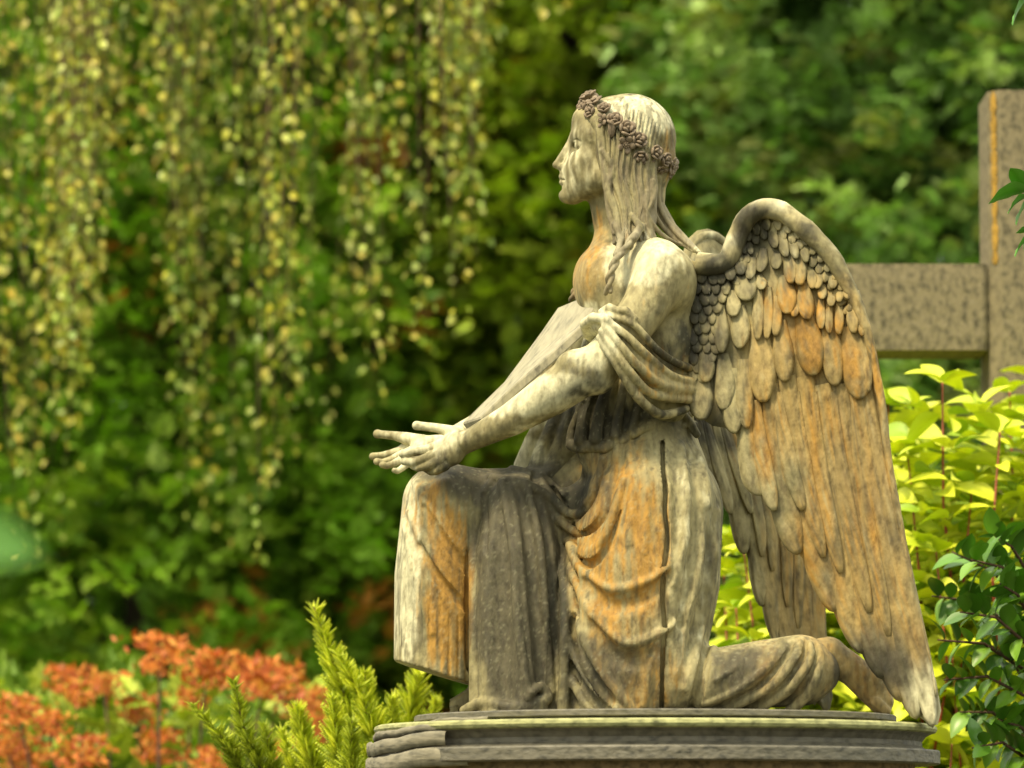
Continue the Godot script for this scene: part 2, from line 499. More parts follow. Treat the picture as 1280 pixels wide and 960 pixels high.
	f.strokes([[864, 572, 5, 872, 640, 7, 864, 710, 7, 850, 780, 5], [842, 580, 4, 848, 640, 6, 844, 700, 4], [888, 640, 5, 884, 720, 7, 868, 790, 6]], 7, -0.2, true)
	# the split in the stone
	for deep in 4:
		f.strokes([[828, 552, 2.7, 829, 590, 2.9, 832, 612, 3.3, 831, 640, 2.9, 834, 664, 2.8, 833, 688, 3.3, 829, 716, 2.8, 828, 750, 3.1, 831, 784, 2.8, 828, 820, 3.1, 827, 888, 3.1]], 0.8, 0.3, true)
	# cloth round the lower leg
	f.strokes([[1007, 802, 3, 1004, 822, 4, 978, 858, 6, 930, 888, 6], [1019, 806, 3, 1019, 828, 4, 998, 866, 6, 970, 890, 6], [990, 804, 3, 980, 826, 5, 946, 862, 5, 896, 886, 5]], 3, 0.0, true)
	f.strokes([[1000, 801, 3, 995, 818, 5, 966, 856, 6, 912, 886, 6], [1013, 803, 3, 1012, 826, 5, 986, 861, 6, 946, 888, 6], [1024, 808, 3, 1026, 830, 5, 1010, 866, 7, 986, 890, 7], [980, 800, 4, 962, 830, 5, 922, 862, 5, 880, 880, 4], [940, 808, 4, 925, 830, 4, 895, 850, 4]], 3, 0.1)
	f.strokes([[872, 880, 6, 884, 846, 7, 892, 812, 6]], 3, 0.2)
	# pale fold falling behind the forearm
	f.chain([706, 516, -48, 16, 682, 572, -44, 18, 672, 608, -40, 20], 5)
	f.chain([722, 520, -36, 18, 704, 572, -30, 18, 692, 608, -24, 20], 5)
	f.strokes([[690, 548, 3, 674, 578, 5, 668, 600, 5]], 3, 0.2, true)
	f.cut(Vector3(0, TOP - 0.004, 0), Vector3(0, -1, 0))
	return f.mesh(stone_color)

func sculpt_bodice() -> ArrayMesh:   # blouse, girdle and the swag slung from the arm to the back, in finer cells
	var f := field(688, 366, -60, 914, 580, 168, 0.0027)
	f.chain([798, 560, 0, 72, 800, 505, 0, 67, 802, 470, 0, 60], 16)
	f.chain([765, 548, 24, 48, 762, 490, 26, 44, 772, 450, 20, 36], 14)
	# blouse gathered over the girdle
	f.strokes([[754, 470, 5, 740, 516, 7, 733, 548, 7], [773, 470, 5, 763, 516, 7, 757, 544, 7], [790, 486, 5, 784, 516, 7, 780, 538, 6], [738, 490, 5, 724, 528, 7, 720, 546, 6]], 2, 0.5, true)
	f.strokes([[764, 466, 5, 751, 510, 7, 745, 548, 9], [746, 476, 5, 731, 516, 7, 726, 550, 9], [782, 476, 5, 774, 512, 6, 769, 544, 8], [800, 496, 5, 794, 520, 6, 790, 538, 7], [730, 500, 4, 716, 536, 6, 714, 552, 7]], 2, 0.1)
	f.strokes([[714, 556, 7, 728, 561, 8, 742, 557, 7, 756, 560, 8, 770, 553, 7, 782, 550, 7, 796, 542, 6]], 2.5, 0.2)
	# girdle of twisted cloth
	f.strokes([[792, 544, 5, 806, 536, 6, 822, 534, 6, 836, 526, 6, 850, 518, 6, 864, 516, 5], [800, 549, 4, 822, 545, 5, 842, 540, 5.5, 858, 530, 5, 868, 530, 4.5], [812, 528, 4, 826, 538, 5, 840, 546, 4], [838, 520, 4, 850, 532, 5, 866, 544, 4], [856, 520, 5, 864, 532, 6, 871, 543, 5]], 1.6, 0.1)
	f.strokes([[716, 570, 4, 760, 568, 5, 800, 557, 5, 840, 553, 5, 876, 556, 4]], 3, 0.2, true)
	# the swag: a thin hanging sheet and its sharp pleats
	f.chain([756, 408, 120, 12, 780, 430, 130, 14, 802, 461, 122, 17, 830, 485, 97, 18, 868, 486, 58, 17], 4)
	for c in [[756, 394, 132, 5, 790, 404, 142, 4.5, 820, 436, 128, 5, 842, 452, 102, 5, 868, 462, 70, 5], [760, 402, 144, 4.5, 784, 420, 148, 5, 806, 442, 138, 5.5, 838, 469, 110, 5.5, 868, 478, 75, 5], [756, 408, 146, 4.5, 778, 434, 150, 5, 798, 458, 142, 5.5, 828, 481, 118, 5.5, 868, 488, 77, 5],
			[752, 414, 144, 4.5, 770, 442, 150, 5, 788, 466, 145, 5.5, 816, 493, 122, 5.5, 864, 500, 79, 5], [750, 422, 140, 5, 770, 454, 146, 5.5, 797, 496, 130, 6, 826, 518, 104, 6, 858, 511, 78, 5]]:
		var path := []
		for q in range(0, c.size() - 4, 4):   # rounded course between the traced points
			var p0 := q - 4 if q > 0 else q
			var p3 := q + 8 if q + 8 < c.size() else q + 4
			for st in 4:
				var t := st / 4.0
				for e in 4:
					var v0: float = c[p0 + e]
					var v1: float = c[q + e]
					var v2: float = c[q + 4 + e]
					var v3: float = c[p3 + e]
					path.append(0.5 * (2.0 * v1 + (v2 - v0) * t + (2.0 * v0 - 5.0 * v1 + 4.0 * v2 - v3) * t * t + (3.0 * v1 - v0 - 3.0 * v2 + v3) * t * t * t))
		path.append_array(c.slice(c.size() - 4))
		f.chain(path, 3.0)
	# rolled hem round the arm and the crumpled upper edge
	f.chain([748, 428, 82, 6, 734, 418, 100, 6, 731, 405, 120, 6.5, 742, 397, 136, 6.5, 758, 399, 145, 6], 6)
	f.chain([744, 412, 106, 10, 750, 406, 126, 11], 5)
	f.chain([752, 390, 124, 4.5, 762, 384, 134, 5, 772, 388, 139, 4.5, 782, 388, 142, 5, 793, 398, 141, 5], 4)
	return f.mesh(stone_color)

func sculpt_sleeve() -> ArrayMesh:   # clean pale cloth of the other sleeve, hanging inside the arms
	var f := field(630, 500, -90, 712, 622, -22, 0.003)
	f.chain([688, 512, -60, 11, 668, 552, -56, 13, 656, 582, -54, 14, 652, 606, -54, 14], 4)
	f.chain([698, 512, -56, 11, 680, 556, -50, 12, 669, 606, -48, 13], 3)
	f.strokes([[684, 540, 2.5, 668, 574, 3, 662, 600, 3]], 2, 0.2, true)
	return f.mesh(washed_color)

func sculpt_body() -> ArrayMesh:
	var f := field(560, 240, -160, 1125, 905, 165, 0.0048)
	# trunk
	f.ball(790, 385, -4, 66, 82, 88, 20)
	f.chain([806, 380, -20, 56, 806, 480, -10, 56, 800, 560, 0, 58], 24)
	f.chain([767, 250, 0, 26, 771, 290, 0, 28.2, 776, 312, 0, 31, 786, 330, 0, 34], 12)
	f.chain([786, 322, 0, 34, 822, 332, 70, 34], 22)
	f.chain([780, 322, 0, 34, 786, 330, -88, 34], 22)
	f.ball(755, 350, 20, 34, 42, 50, 24)
	f.ball(748, 350, -40, 32, 40, 40, 24)
	f.chain([838, 350, 46, 32, 836, 430, 58, 34, 830, 500, 50, 32], 20)
	# near arm
	f.chain([828, 342, 92, 35, 806, 384, 104, 29, 776, 426, 112, 26, 744, 461, 112, 26.5], 12)
	f.chain([744, 462, 112, 27, 724, 470, 110, 28, 690, 492, 102, 27, 640, 524, 82, 20.5, 592, 548, 58, 14.5, 578, 555, 52, 14], 8)
	f.ball(748, 478, 114, 15, 14, 18, 8)
	f.ball(720, 452, 118, 22, 14, 16, 12)
	f.ball(848, 356, 80, 22, 34, 28, 16)
	# far arm
	f.chain([790, 338, -100, 34, 740, 400, -118, 29, 690, 462, -120, 26, 610, 528, -90, 19, 552, 556, -60, 14], 8)
	# legs under the robe
	f.chain([806, 560, 20, 44, 800, 700, 34, 40, 800, 846, 50, 34, 900, 850, 58, 28, 1006, 828, 58, 23], 8)
	f.chain([790, 570, -30, 44, 690, 630, -34, 38, 580, 645, -32, 34, 596, 760, -32, 26, 612, 852, -30, 20], 8)
	# bare foot behind the kneeling leg
	f.chain([1006, 826, 58, 24, 1036, 818, 56, 22, 1066, 840, 54, 18, 1088, 866, 52, 15, 1100, 880, 52, 13], 8)
	f.chain([1060, 832, 54, 16, 1094, 852, 52, 14, 1106, 876, 52, 11], 8)
	for t in 5:
		f.chain([1096, 878, 38 + t * 8, 7, 1108, 889, 36 + t * 8.5, 6], 3)
	# front foot
	f.chain([610, 850, -30, 20, 596, 872, -30, 16, 566, 886, -32, 12], 8)
	for t in 5:
		f.chain([568, 889, -48 + t * 8, 7, 548, 893 + absf(t - 1) * 0.6, -50 + t * 8.5, 5.5], 3)
	f.cut(Vector3(0, TOP - 0.004, 0), Vector3(0, -1, 0))
	return f.mesh(skin_color)

func sculpt_head() -> ArrayMesh:
	var f := field(682, 104, -62, 856, 318, 62, 0.0025)
	# skull, jaw and throat
	f.ball(776, 172, 0, 62, 54, 49, 10)
	f.chain([752, 176, 0, 36, 742, 214, 0, 30], 10)
	f.chain([742, 172, -16, 26, 742, 172, 16, 26], 8)
	for s in [-1, 1]:
		f.chain([738, 200, s * 20, 20, 758, 214, s * 26, 18], 10)
		f.chain([716, 244, s * 6, 9, 762, 224, s * 34, 12], 10)
		f.ball(730, 208, s * 20, 18, 20, 18, 16)
	f.chain([728, 226, 0, 20, 718, 238, 0, 15], 10)
	for s in [-1, 1]:
		f.chain([717, 214, s * 7, 11, 724, 230, s * 13, 13, 744, 222, s * 26, 16], 14)
	f.chain([760, 236, 0, 27, 767, 262, 0, 28.5, 771, 290, 0, 28, 776, 316, 0, 27], 10)
	f.chain([726, 182, 0, 13, 719, 204, 0, 13, 718, 217, 0, 13], 8)
	# profile: brow, nose, lips, chin
	f.chain([733, 150, -12, 18, 733, 150, 12, 18], 8)
	for s in [-1, 1]:
		f.chain([718, 172, s * 4, 5.0, 722, 167, s * 16, 5.0, 732, 172, s * 29, 5.0], 6)
	f.chain([713.5, 178, 0, 4.8, 706, 190, 0, 4.6, 696.6, 204, 0, 4.2], 4)
	f.chain([694.4, 206.6, 0, 3.9, 703, 209.5, 0, 4.6], 3)
	for s in [-1, 1]:
		f.chain([702.5, 208.8, s * 5.0, 3.4, 709, 207.5, s * 7.5, 4.0], 2.5)
		f.ball(702.5, 213.6, s * 4.2, 3.2, 2.0, 2.2, 1.5, true)
	f.chain([709, 217, 0, 8.5, 710, 222, 0, 9], 5)
	for s in [-1, 1]:
		f.chain([702.0, 221.2, s * 0.5, 3.2, 704.5, 221.8, s * 6, 3.2, 710.5, 224.2, s * 12, 2.0], 2.2)
		f.chain([703.0, 228.0, s * 0.5, 3.7, 705.5, 227.8, s * 6, 3.5, 710.5, 225.6, s * 11, 2.2], 2.2)
		f.chain([698.6, 224.6, s * 0.2, 0.8, 702.0, 224.8, s * 7, 0.9, 709.5, 225.4, s * 13, 0.9], 1.2, true)
	f.chain([707.2, 244.6, -3, 8.8, 707.2, 244.6, 3, 8.8], 6)
	f.ball(698.5, 237.0, 0, 4.0, 3.0, 10, 3, true)
	# eyes under the brow
	for s in [-1, 1]:
		f.ball(717.0, 182.0, s * 26, 11, 7.2, 15, 4, true)
		f.ball(728.5, 182.5, s * 22, 10.5, 8.0, 11.0, 1.2)
		f.chain([719.0, 179.6, s * 10, 1.8, 717.8, 177.0, s * 18, 2.1, 723.0, 177.0, s * 28, 2.2, 733.0, 181.5, s * 35, 2.0], 1.4)
		f.chain([719.6, 185.4, s * 11, 1.4, 719.2, 187.8, s * 19, 1.6, 724.6, 187.0, s * 27, 1.6, 732.0, 183.8, s * 33, 1.5], 1.4)
		f.chain([716.5, 171.5, s * 6, 3.6, 718.4, 167.0, s * 17, 3.8, 726.0, 168.0, s * 29, 3.8, 738.0, 176.0, s * 37, 3.6], 3)
	return f.mesh(face_color)

func sculpt_hair() -> ArrayMesh:
	var f := field(706, 104, -70, 884, 382, 110, 0.0023)
	f.ball(786, 174, 0, 60, 58, 53, 8)
	# fall of hair beside the face, over the nape and onto the shoulder
	f.chain([776, 176, 36, 22, 776, 222, 38, 21, 778, 266, 44, 18, 780, 302, 66, 12], 10)
	f.chain([798, 190, 34, 22, 802, 238, 34, 20, 805, 274, 46, 16, 808, 302, 68, 10], 8)
	f.chain([820, 200, 10, 25, 815, 232, 6, 18, 818, 258, 8, 13, 838, 286, 26, 9, 862, 306, 46, 5, 874, 316, 58, 3], 8)
	f.chain([776, 176, -42, 24, 770, 230, -40, 20, 764, 280, -44, 15], 10)
	f.chain([756, 150, 34, 16, 756, 190, 40, 13, 764, 230, 40, 11], 8)
	f.chain([750, 140, 20, 16, 748, 152, 34, 13], 8)
	# clear the face and the forehead
	f.ball(722, 196, 0, 27, 62, 62, 5, true)
	# locks, traced
	var locks := []
	for i in 10:
		var t := i / 9.0
		var x0 := lerpf(750, 818, t)
		var y0 := lerpf(142, 204, t)
		var x1 := lerpf(766, 804, t)
		var r := 4.6 + 1.0 * sin(i * 2.4)
		var w := 5.0 + 1.5 * sin(i * 1.7)
		var e := 304.0 + 8.0 * sin(i * 1.9)
		var c := []
		for k in 7:
			var u := k / 6.0
			c.append(lerpf(lerpf(x0, x1, smoothstep(0.0, 0.9, u)), lerpf(768, 818, t), u * u * u) + w * sin(u * 8.5 + i * 0.5) * sin(u * PI))
			c.append(lerpf(y0, e, u))
			c.append(r * [0.8, 1.0, 1.0, 1.05, 1.0, 0.9, 0.6][k])
		locks.append(c)
	f.strokes(locks, 1.0, 0.25)
	var gaps := []
	for i in locks.size() - 1:
		var g := []
		for k in 7:
			g.append((locks[i][k * 3] + locks[i + 1][k * 3]) * 0.5)
			g.append((locks[i][k * 3 + 1] + locks[i + 1][k * 3 + 1]) * 0.5)
			g.append(1.2 if k in [0, 6] else 1.9)
		gaps.append(g)
	f.strokes(gaps, 1.0, 0.0, true)
	f.strokes([[746, 146, 3, 750, 180, 4, 757, 220, 4.5, 761, 262, 4, 768, 292, 3], [752, 188, 3, 766, 210, 4, 760, 236, 4, 770, 270, 4, 774, 296, 3]], 2, 0.2)
	f.strokes([[824, 222, 3, 824, 256, 3.5, 844, 290, 3, 872, 314, 2], [816, 226, 3, 816, 262, 3.5, 836, 292, 3, 866, 314, 2], [808, 240, 3, 809, 268, 3.5, 826, 292, 3, 850, 306, 2]], 1.6, 0.2)
	# twisted locks on the breast
	var tw := [[800, 284, 70, 787, 304, 92, 770, 324, 96, 763, 344, 98, 760, 366, 100], [752, 290, -34, 744, 316, -40, 730, 342, -40, 720, 362, -38, 716, 374, -36]]
	for q in tw.size():
		var c: Array = tw[q]
		var n := 26
		for s in 2:
			var line := []
			var thick := []
			for i in n + 1:
				var u := float(i) / n * 4.0
				var j := mini(3, int(u))
				var ft := u - j
				var a := Vector3(c[j * 3], c[j * 3 + 1], c[j * 3 + 2]).lerp(Vector3(c[j * 3 + 3], c[j * 3 + 4], c[j * 3 + 5]), ft)
				var ph := float(i) / n * 16.0 + s * PI
				var rr := 4.4 * (1.0 - 0.35 * float(i) / n)
				var p := f.at(a.x + cos(ph) * 3.2, a.y - cos(ph) * 1.2, a.z + sin(ph) * 3.2)
				line.append(p)
				thick.append(rr * S)
			f.bent(line, thick, 1.5 * S)
	f.strokes([[790, 270, 4, 800, 284, 5, 792, 298, 5], [768, 280, 4, 776, 300, 4, 770, 318, 4]], 2, 0.1)
	# combed lines over the crown
	var comb := []
	for i in 18:
		var t := i / 17.0
		comb.append([lerpf(764, 838, t), lerpf(114, 166, t), 0.9, lerpf(760, 834, t), lerpf(134, 186, t), 1.3, lerpf(762, 828, t), lerpf(156, 204, t), 0.9])
	f.strokes(comb, 1.2, 0.3, true)
	return f.mesh(hair_color)

func sculpt_hands() -> Array:
	var f := field(488, 520, -40, 612, 606, 100, 0.0023)
	# near hand, seen from its back, thumb uppermost
	f.chain([606, 541, 62, 14.0, 584, 550, 54, 13.2, 572, 556, 50, 13.5], 5)
	f.chain([572, 550, 48, 12, 552, 558, 44, 10.5], 6)
	f.chain([572, 560, 50, 13, 556, 570, 48, 12.5], 6)
	f.chain([566, 570, 50, 12, 550, 578, 50, 10], 6)
	f.chain([576, 542, 44, 9, 560, 538.5, 40, 7.4, 546, 535, 36, 6.0, 526, 532.5, 32, 5.4, 521, 532, 31, 6.0], 4)
	f.chain([553, 556, 42, 8, 538, 560.5, 44, 6.2, 520, 565, 40, 5.2, 503, 567.5, 34, 5.0], 3)
	f.chain([552, 566, 50, 8, 532, 573, 50, 6.0, 516, 578, 42, 5.0, 505, 577, 34, 4.8], 2.5)
	f.chain([552, 574, 54, 7.5, 536, 582, 52, 5.6, 523, 585, 42, 4.8, 516, 582, 34, 4.8], 2.5)
	f.chain([556, 582, 54, 7, 546, 589, 52, 5.0, 538, 590, 44, 4.4, 532, 586, 37, 4.4], 2.5)
	var a := f.mesh(skin_color)
	var g := field(452, 526, -110, 570, 606, -10, 0.0023)
	# far hand, palm up, fingers spread
	g.chain([566, 556, -66, 13.5, 540, 556, -62, 12.5, 526, 558, -60, 11], 5)
	g.chain([528, 556, -72, 9, 506, 562, -76, 8], 6)
	g.chain([528, 560, -56, 10, 506, 570, -52, 8], 6)
	g.chain([528, 566, -44, 9, 512, 576, -38, 7], 6)
	g.chain([528, 552, -60, 9, 508, 548, -66, 8, 492, 544.5, -74, 5.6, 476, 543, -80, 5.2, 472, 542.5, -82, 6.0], 4)
	g.chain([506, 562, -76, 6.5, 488, 567, -78, 5.0, 476, 569.5, -78, 4.4, 466, 570.5, -76, 4.9], 2.5)
	g.chain([504, 568, -60, 6.5, 488, 575, -60, 4.9, 478, 578, -58, 4.3, 471, 577, -56, 4.6], 2.5)
	g.chain([506, 573, -48, 6.2, 491, 580, -46, 4.6, 483, 582.5, -44, 4.1, 478, 581, -42, 4.4], 2.5)
	g.chain([512, 577, -38, 5.6, 503, 585, -34, 4.2, 497, 589, -32, 3.8, 493, 588, -30, 3.5], 2.5)
	return [a, g.mesh(skin_color)]

func join(list: Array) -> ArrayMesh:
	var st := SurfaceTool.new()
	for m in list:
		st.append_from(m, 0, Transform3D())
	return st.commit()

# ---- small mesh helpers -------------------------------------------------------------------
func spline2(c: Array, n: int) -> PackedVector2Array:   # n + 1 points, evenly spaced by length
	var pts := PackedVector2Array()
	for i in range(0, c.size(), 2):
		pts.append(Vector2(c[i], c[i + 1]))
	var cv := Curve2D.new()
	for i in pts.size():
		var t := (pts[mini(i + 1, pts.size() - 1)] - pts[maxi(i - 1, 0)]) / 6.0
		cv.add_point(pts[i], -t, t)
	var out := PackedVector2Array()
	for i in n + 1:
		out.append(cv.sample_baked(cv.get_baked_length() * i / n, true))
	return out

func sheet(rows: Array, closed_u := false) -> ArrayMesh:   # a smooth surface through rows of points
	var st := SurfaceTool.new()
	st.begin(Mesh.PRIMITIVE_TRIANGLES)
	st.set_smooth_group(0)
	var n: int = rows[0].size()
	for i in rows.size():
		for j in n:
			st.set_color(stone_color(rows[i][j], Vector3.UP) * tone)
			st.set_uv(Vector2(float(j) / maxi(1, n - 1), float(i) / maxi(1, rows.size() - 1)))
			st.add_vertex(rows[i][j])
	for i in rows.size() - 1:
		for j in (n if closed_u else n - 1):
			var k := (j + 1) % n
			var a := i * n + j
			var b := i * n + k
			var c := (i + 1) * n + k
			var e := (i + 1) * n + j
			st.add_index(a); st.add_index(b); st.add_index(c)
			st.add_index(a); st.add_index(c); st.add_index(e)
	st.generate_normals()
	return st.commit()

func tube(path: PackedVector3Array, radii: PackedFloat32Array, sides := 10, caps := true) -> Array:
	var rows := []
	var up := Vector3(0.1, 0.2, 1).normalized()
	for i in path.size():
		var t := (path[mini(i + 1, path.size() - 1)] - path[maxi(i - 1, 0)]).normalized()
		var x := t.cross(up).normalized()
		var y := x.cross(t).normalized()
		up = y
		var row := PackedVector3Array()
		for j in sides:
			var a := TAU * j / sides
			row.append(path[i] + (x * cos(a) + y * sin(a)) * radii[i])
		rows.append(row)
	if caps:
		var r0 := PackedVector3Array()
		var r1 := PackedVector3Array()
		for j in sides:
			r0.append(path[0])
			r1.append(path[-1])
		rows.push_front(r0)
		rows.push_back(r1)
	return rows

# ---- wings ---------------------------------------------------------------------------------
var far_side := false
var tone := 1.0   # each feather weathered a little differently

func wing_depth(px: float, py: float) -> float:   # how far the wing's face stands towards the viewer, in px
	var z := 74.0 + 0.30 * (px - 862.0)
	z -= 20.0 * exp(-pow((px - 946.0) / 34.0, 2) - pow((py - 300.0) / 34.0, 2))
	z += 10.0 * exp(-pow((px - 1000.0) / 60.0, 2) - pow((py - 430.0) / 90.0, 2))
	z -= 14.0 * smoothstep(500.0, 900.0, py) * sin(clampf((px - 940.0) / 230.0, 0, 1) * PI)
	return z

func wing_at(px: float, py: float, dz: float) -> Vector3:
	if far_side:   # the other wing: mirrored through the turned body, farther off
		return P(px * 0.7227 + 190.0 + 24.0 * exp(-pow((py - 640.0) / 130.0, 2)), 284.0 + (py - 248.0) * 0.917, -(wing_depth(px, py) * 1.3 + 10.0) - 40.0 + dz)
	return P(px, py, wing_depth(px, py) + dz)

func feather_mesh(x0: float, y0: float, x1: float, y1: float, width: float, high: float, lift: float, bend: float, blunt: float, rows := 10, skew := 0.0) -> ArrayMesh:
	var out := []
	var a := Vector2(x0, y0)
	var b := Vector2(x1, y1)
	var side := (b - a).orthogonal().normalized()
	for i in rows + 1:
		var t := 1.0 - pow(1.0 - float(i) / rows, 1.6)
		var c := a.lerp(b, t) + side * bend * sin(t * PI)
		var w := 0.5 * width * (0.62 + 0.38 * smoothstep(0.0, 0.55, t))
		var tip := clampf((t - (1.0 - blunt)) / blunt, 0, 1)
		w *= sqrt(maxf(0.0, 1.0 - tip * tip))
		var row := PackedVector3Array()
		var hgt := high * (0.35 + 0.65 * smoothstep(0.0, 0.8, t)) * (1.0 - 0.75 * tip * tip * tip)
		for j in 9:
			var s := -1.0 + j / 4.0
			var q := c + side * w * s
			var z := hgt * pow(maxf(0.0, 1.0 - s * s), 0.38) * (1.0 - skew * s) + lift * t
			if j == 4:
				z += 0.06 * width * (1.0 - t)
			if j == 0 or j == 8:
				z = -5.0
			if i == rows:
				z = -5.0
			row.append(wing_at(q.x, q.y, z))
		out.append(row)
	tone = 0.92 + 0.22 * n2.get_noise_2d(x1 * 3.7, y1 * 2.9)
	var m := sheet(out)
	tone = 1.0
	return m

func wing_sheet() -> ArrayMesh:
	var n := 46
	var lead := spline2([862, 325, 890, 330, 908, 326, 914, 298, 928, 263, 952, 250, 979, 255, 1009, 275, 1042, 308, 1064, 345, 1082, 386, 1097, 445, 1107, 510, 1116, 580, 1134, 680, 1154, 780, 1176, 884, 1172, 906], n)
	var trail := spline2([861, 335, 862, 360, 862, 400, 862, 440, 862, 482, 868, 512, 890, 532, 916, 538, 930, 565, 955, 612, 998, 690, 1044, 760, 1100, 842, 1138, 888, 1166, 906], n)
	var front := []
	for i in n + 1:
		var row := PackedVector3Array()
		for j in 13:
			var q := lead[i].lerp(trail[i], j / 12.0)
			row.append(wing_at(q.x, q.y, -3.0))
		for j in 13:
			var q := lead[i].lerp(trail[i], 1.0 - j / 12.0)
			row.append(wing_at(q.x, q.y, -19.0 - 6.0 * sin(j / 12.0 * PI)))
		front.append(row)
	return sheet(front, true)

func wing_rim() -> ArrayMesh:
	var n := 110
	var l := spline2([872, 330, 892, 331, 909, 326, 921, 298, 934, 272, 954, 261, 976, 264, 1003, 284, 1034, 314, 1056, 350, 1075, 390, 1091, 447, 1103, 512, 1112, 582, 1130, 680, 1150, 780, 1170, 870], n)
	var path := PackedVector3Array()
	var rad := PackedFloat32Array()
	for i in n + 1:
		var t := float(i) / n
		var r := lerpf(14.0, 12.5, smoothstep(0.0, 0.15, t)) * (1.0 - 0.6 * smoothstep(0.22, 0.5, t)) * (1.0 - 0.4 * smoothstep(0.5, 1.0, t))
		r += 1.2 * n1.get_noise_2d(t * 3.0, 4.0)
		if far_side:
			r *= 0.55
		path.append(wing_at(l[i].x, l[i].y, -8.0 if far_side else 3.0))
		rad.append(r * S)
	var rows := tube(path, rad, 14)
	for i in rows.size():
		for j in 14:
			var v: Vector3 = rows[i][j]
			rows[i][j] = v + (Vector3(0, 0, 1) + Vector3(0.4, 0.4, 0)) * (n2.get_noise_3dv(v) * 1.4 + n1.get_noise_3dv(v * 2.0) * 2.0) * S
	return sheet(rows, true)

func zoomed(c: Array) -> Array:   # points traced on an enlargement of the wing
	return [840.0 + c[0] / 2.667, 220.0 + c[1] / 2.667, 840.0 + c[2] / 2.667, 220.0 + c[3] / 2.667, c[4] / 2.667]

func feathers() -> Array:   # [mesh, ...]
	var out := []
	var rng := RandomNumberGenerator.new()
	rng.seed = 77
	# long flight feathers
	var flight := [[936, 505, 950, 620, 38, -3], [962, 480, 997, 694, 40, -5], [984, 470, 1044, 766, 42, -8], [1006, 470, 1078, 818, 42, -9], [1028, 480, 1104, 850, 42, -9], [1050, 480, 1126, 878, 42, -8], [1066, 480, 1146, 900, 42, -6], [1080, 480, 1166, 910, 36, -4]]
	for i in flight.size():
		var c: Array = flight[i]
		out.append(feather_mesh(c[0], c[1], c[2], c[3], c[4], 3.6, 2.0 + i * 0.9, c[5], 0.24, 16, -0.3))
	# second tier of flight feathers, their rounded ends lying on the long ones
	for c in [[944, 500, 968, 640, 26, -3], [972, 490, 1004, 640, 26, -4], [994, 490, 1030, 700, 26, -5], [1016, 490, 1052, 720, 26, -6], [1040, 490, 1088, 770, 28, -6], [1064, 490, 1112, 800, 26, -5]]:
		out.append(feather_mesh(c[0], c[1], c[2], c[3], c[4], 3.5, 9.0, c[5], 0.3, 12, -0.3))
	if far_side:
		return out
	var long := [[650, 520, 655, 722, 50], [95, 640, 100, 815, 95], [168, 590, 172, 782, 82], [242, 610, 250, 845, 74], [200, 640, 206, 860, 84], [520, 480, 545, 702, 86], [595, 500, 628, 746, 122], [360, 480, 378, 688, 80], [290, 500, 304, 757, 108], [435, 450, 472, 668, 108]]
	for c in long:
		var z := zoomed(c)
		out.append(feather_mesh(z[0], z[1], z[2], z[3], z[4], 4.6, 6.0, rng.randf_range(-3, 3), 0.45, 12))
	var mid := [[110, 560, 112, 690, 70], [160, 430, 165, 592, 62], [225, 430, 225, 577, 72], [285, 360, 285, 551, 48], [350, 400, 345, 536, 44], [320, 370, 315, 546, 42], [632, 440, 634, 536, 36], [605, 390, 606, 526, 54], [555, 410, 555, 531, 38], [525, 420, 525, 527, 36], [497, 410, 497, 512, 38],
		[405, 400, 408, 471, 40], [440, 350, 452, 481, 68], [375, 330, 386, 462, 78]]
	for c in mid:
		var z := zoomed(c)
		out.append(feather_mesh(z[0], z[1], z[2], z[3], z[4], 4.0, 8.0, rng.randf_range(-2, 2), 0.45, 10))
	var small := [[200, 380, 205, 470, 60], [250, 310, 246, 418, 92], [350, 250, 345, 312, 44], [390, 250, 396, 362, 54], [430, 260, 426, 366, 58], [455, 300, 470, 377, 44], [490, 310, 482, 377, 40], [535, 320, 535, 377, 42], [500, 360, 500, 412, 40], [530, 380, 530, 436, 38], [560, 360, 556, 422, 36], [590, 360, 586, 412, 38], [615, 380, 612, 430, 34],
		[330, 170, 345, 242, 44], [362, 180, 382, 272, 44], [402, 200, 416, 278, 40], [305, 240, 292, 322, 46], [270, 270, 256, 346, 46], [230, 250, 230, 332, 54], [195, 280, 195, 350, 50], [290, 330, 300, 380, 44], [440, 220, 448, 290, 38]]
	for c in small:
		var z := zoomed(c)
		out.append(feather_mesh(z[0], z[1], z[2], z[3], z[4], 3.6, 9.0, rng.randf_range(-1.5, 1.5), 0.5, 8))
	# scales by the shoulder blade and inside the rim
	for r in 11:
		for k in 4:
			var x := 72.0 + k * 31.0 + (15.0 if r % 2 else 0.0) + rng.randf_range(-4, 4)
			var y := 330.0 + r * 33.0 + rng.randf_range(-5, 5)
			if y > 420 and x > 168 - (y - 420) * 0.15 or y > 640 and x > 120:
				continue
			var z := zoomed([x, y - 24, x + rng.randf_range(-6, 6), y + 34, 44 + rng.randf_range(-6, 5)])
			out.append(feather_mesh(z[0], z[1], z[2], z[3], z[4], 3.0, 5.0, 0, 0.55, 8))
	var arc := spline2([215, 330, 228, 262, 248, 205, 290, 160, 350, 150, 405, 172, 462, 226, 520, 294, 570, 352, 612, 430, 645, 510], 20)
	for row in 2:
		for i in 20:
			var q := arc[i].lerp(arc[i + 1], 0.5 * row)
			var inward := (Vector2(390, 420) - q).normalized()
			q += inward * (row * 26.0 - 22.0)
			var e := q + inward.lerp(Vector2(0, 1), 0.5).normalized() * rng.randf_range(46, 58)
			var z := zoomed([q.x, q.y, e.x, e.y, 36 + rng.randf_range(-5, 4)])
			out.append(feather_mesh(z[0], z[1], z[2], z[3], z[4], 3.0, 6.0 - row * 2.0, 0, 0.55, 8))
	return out

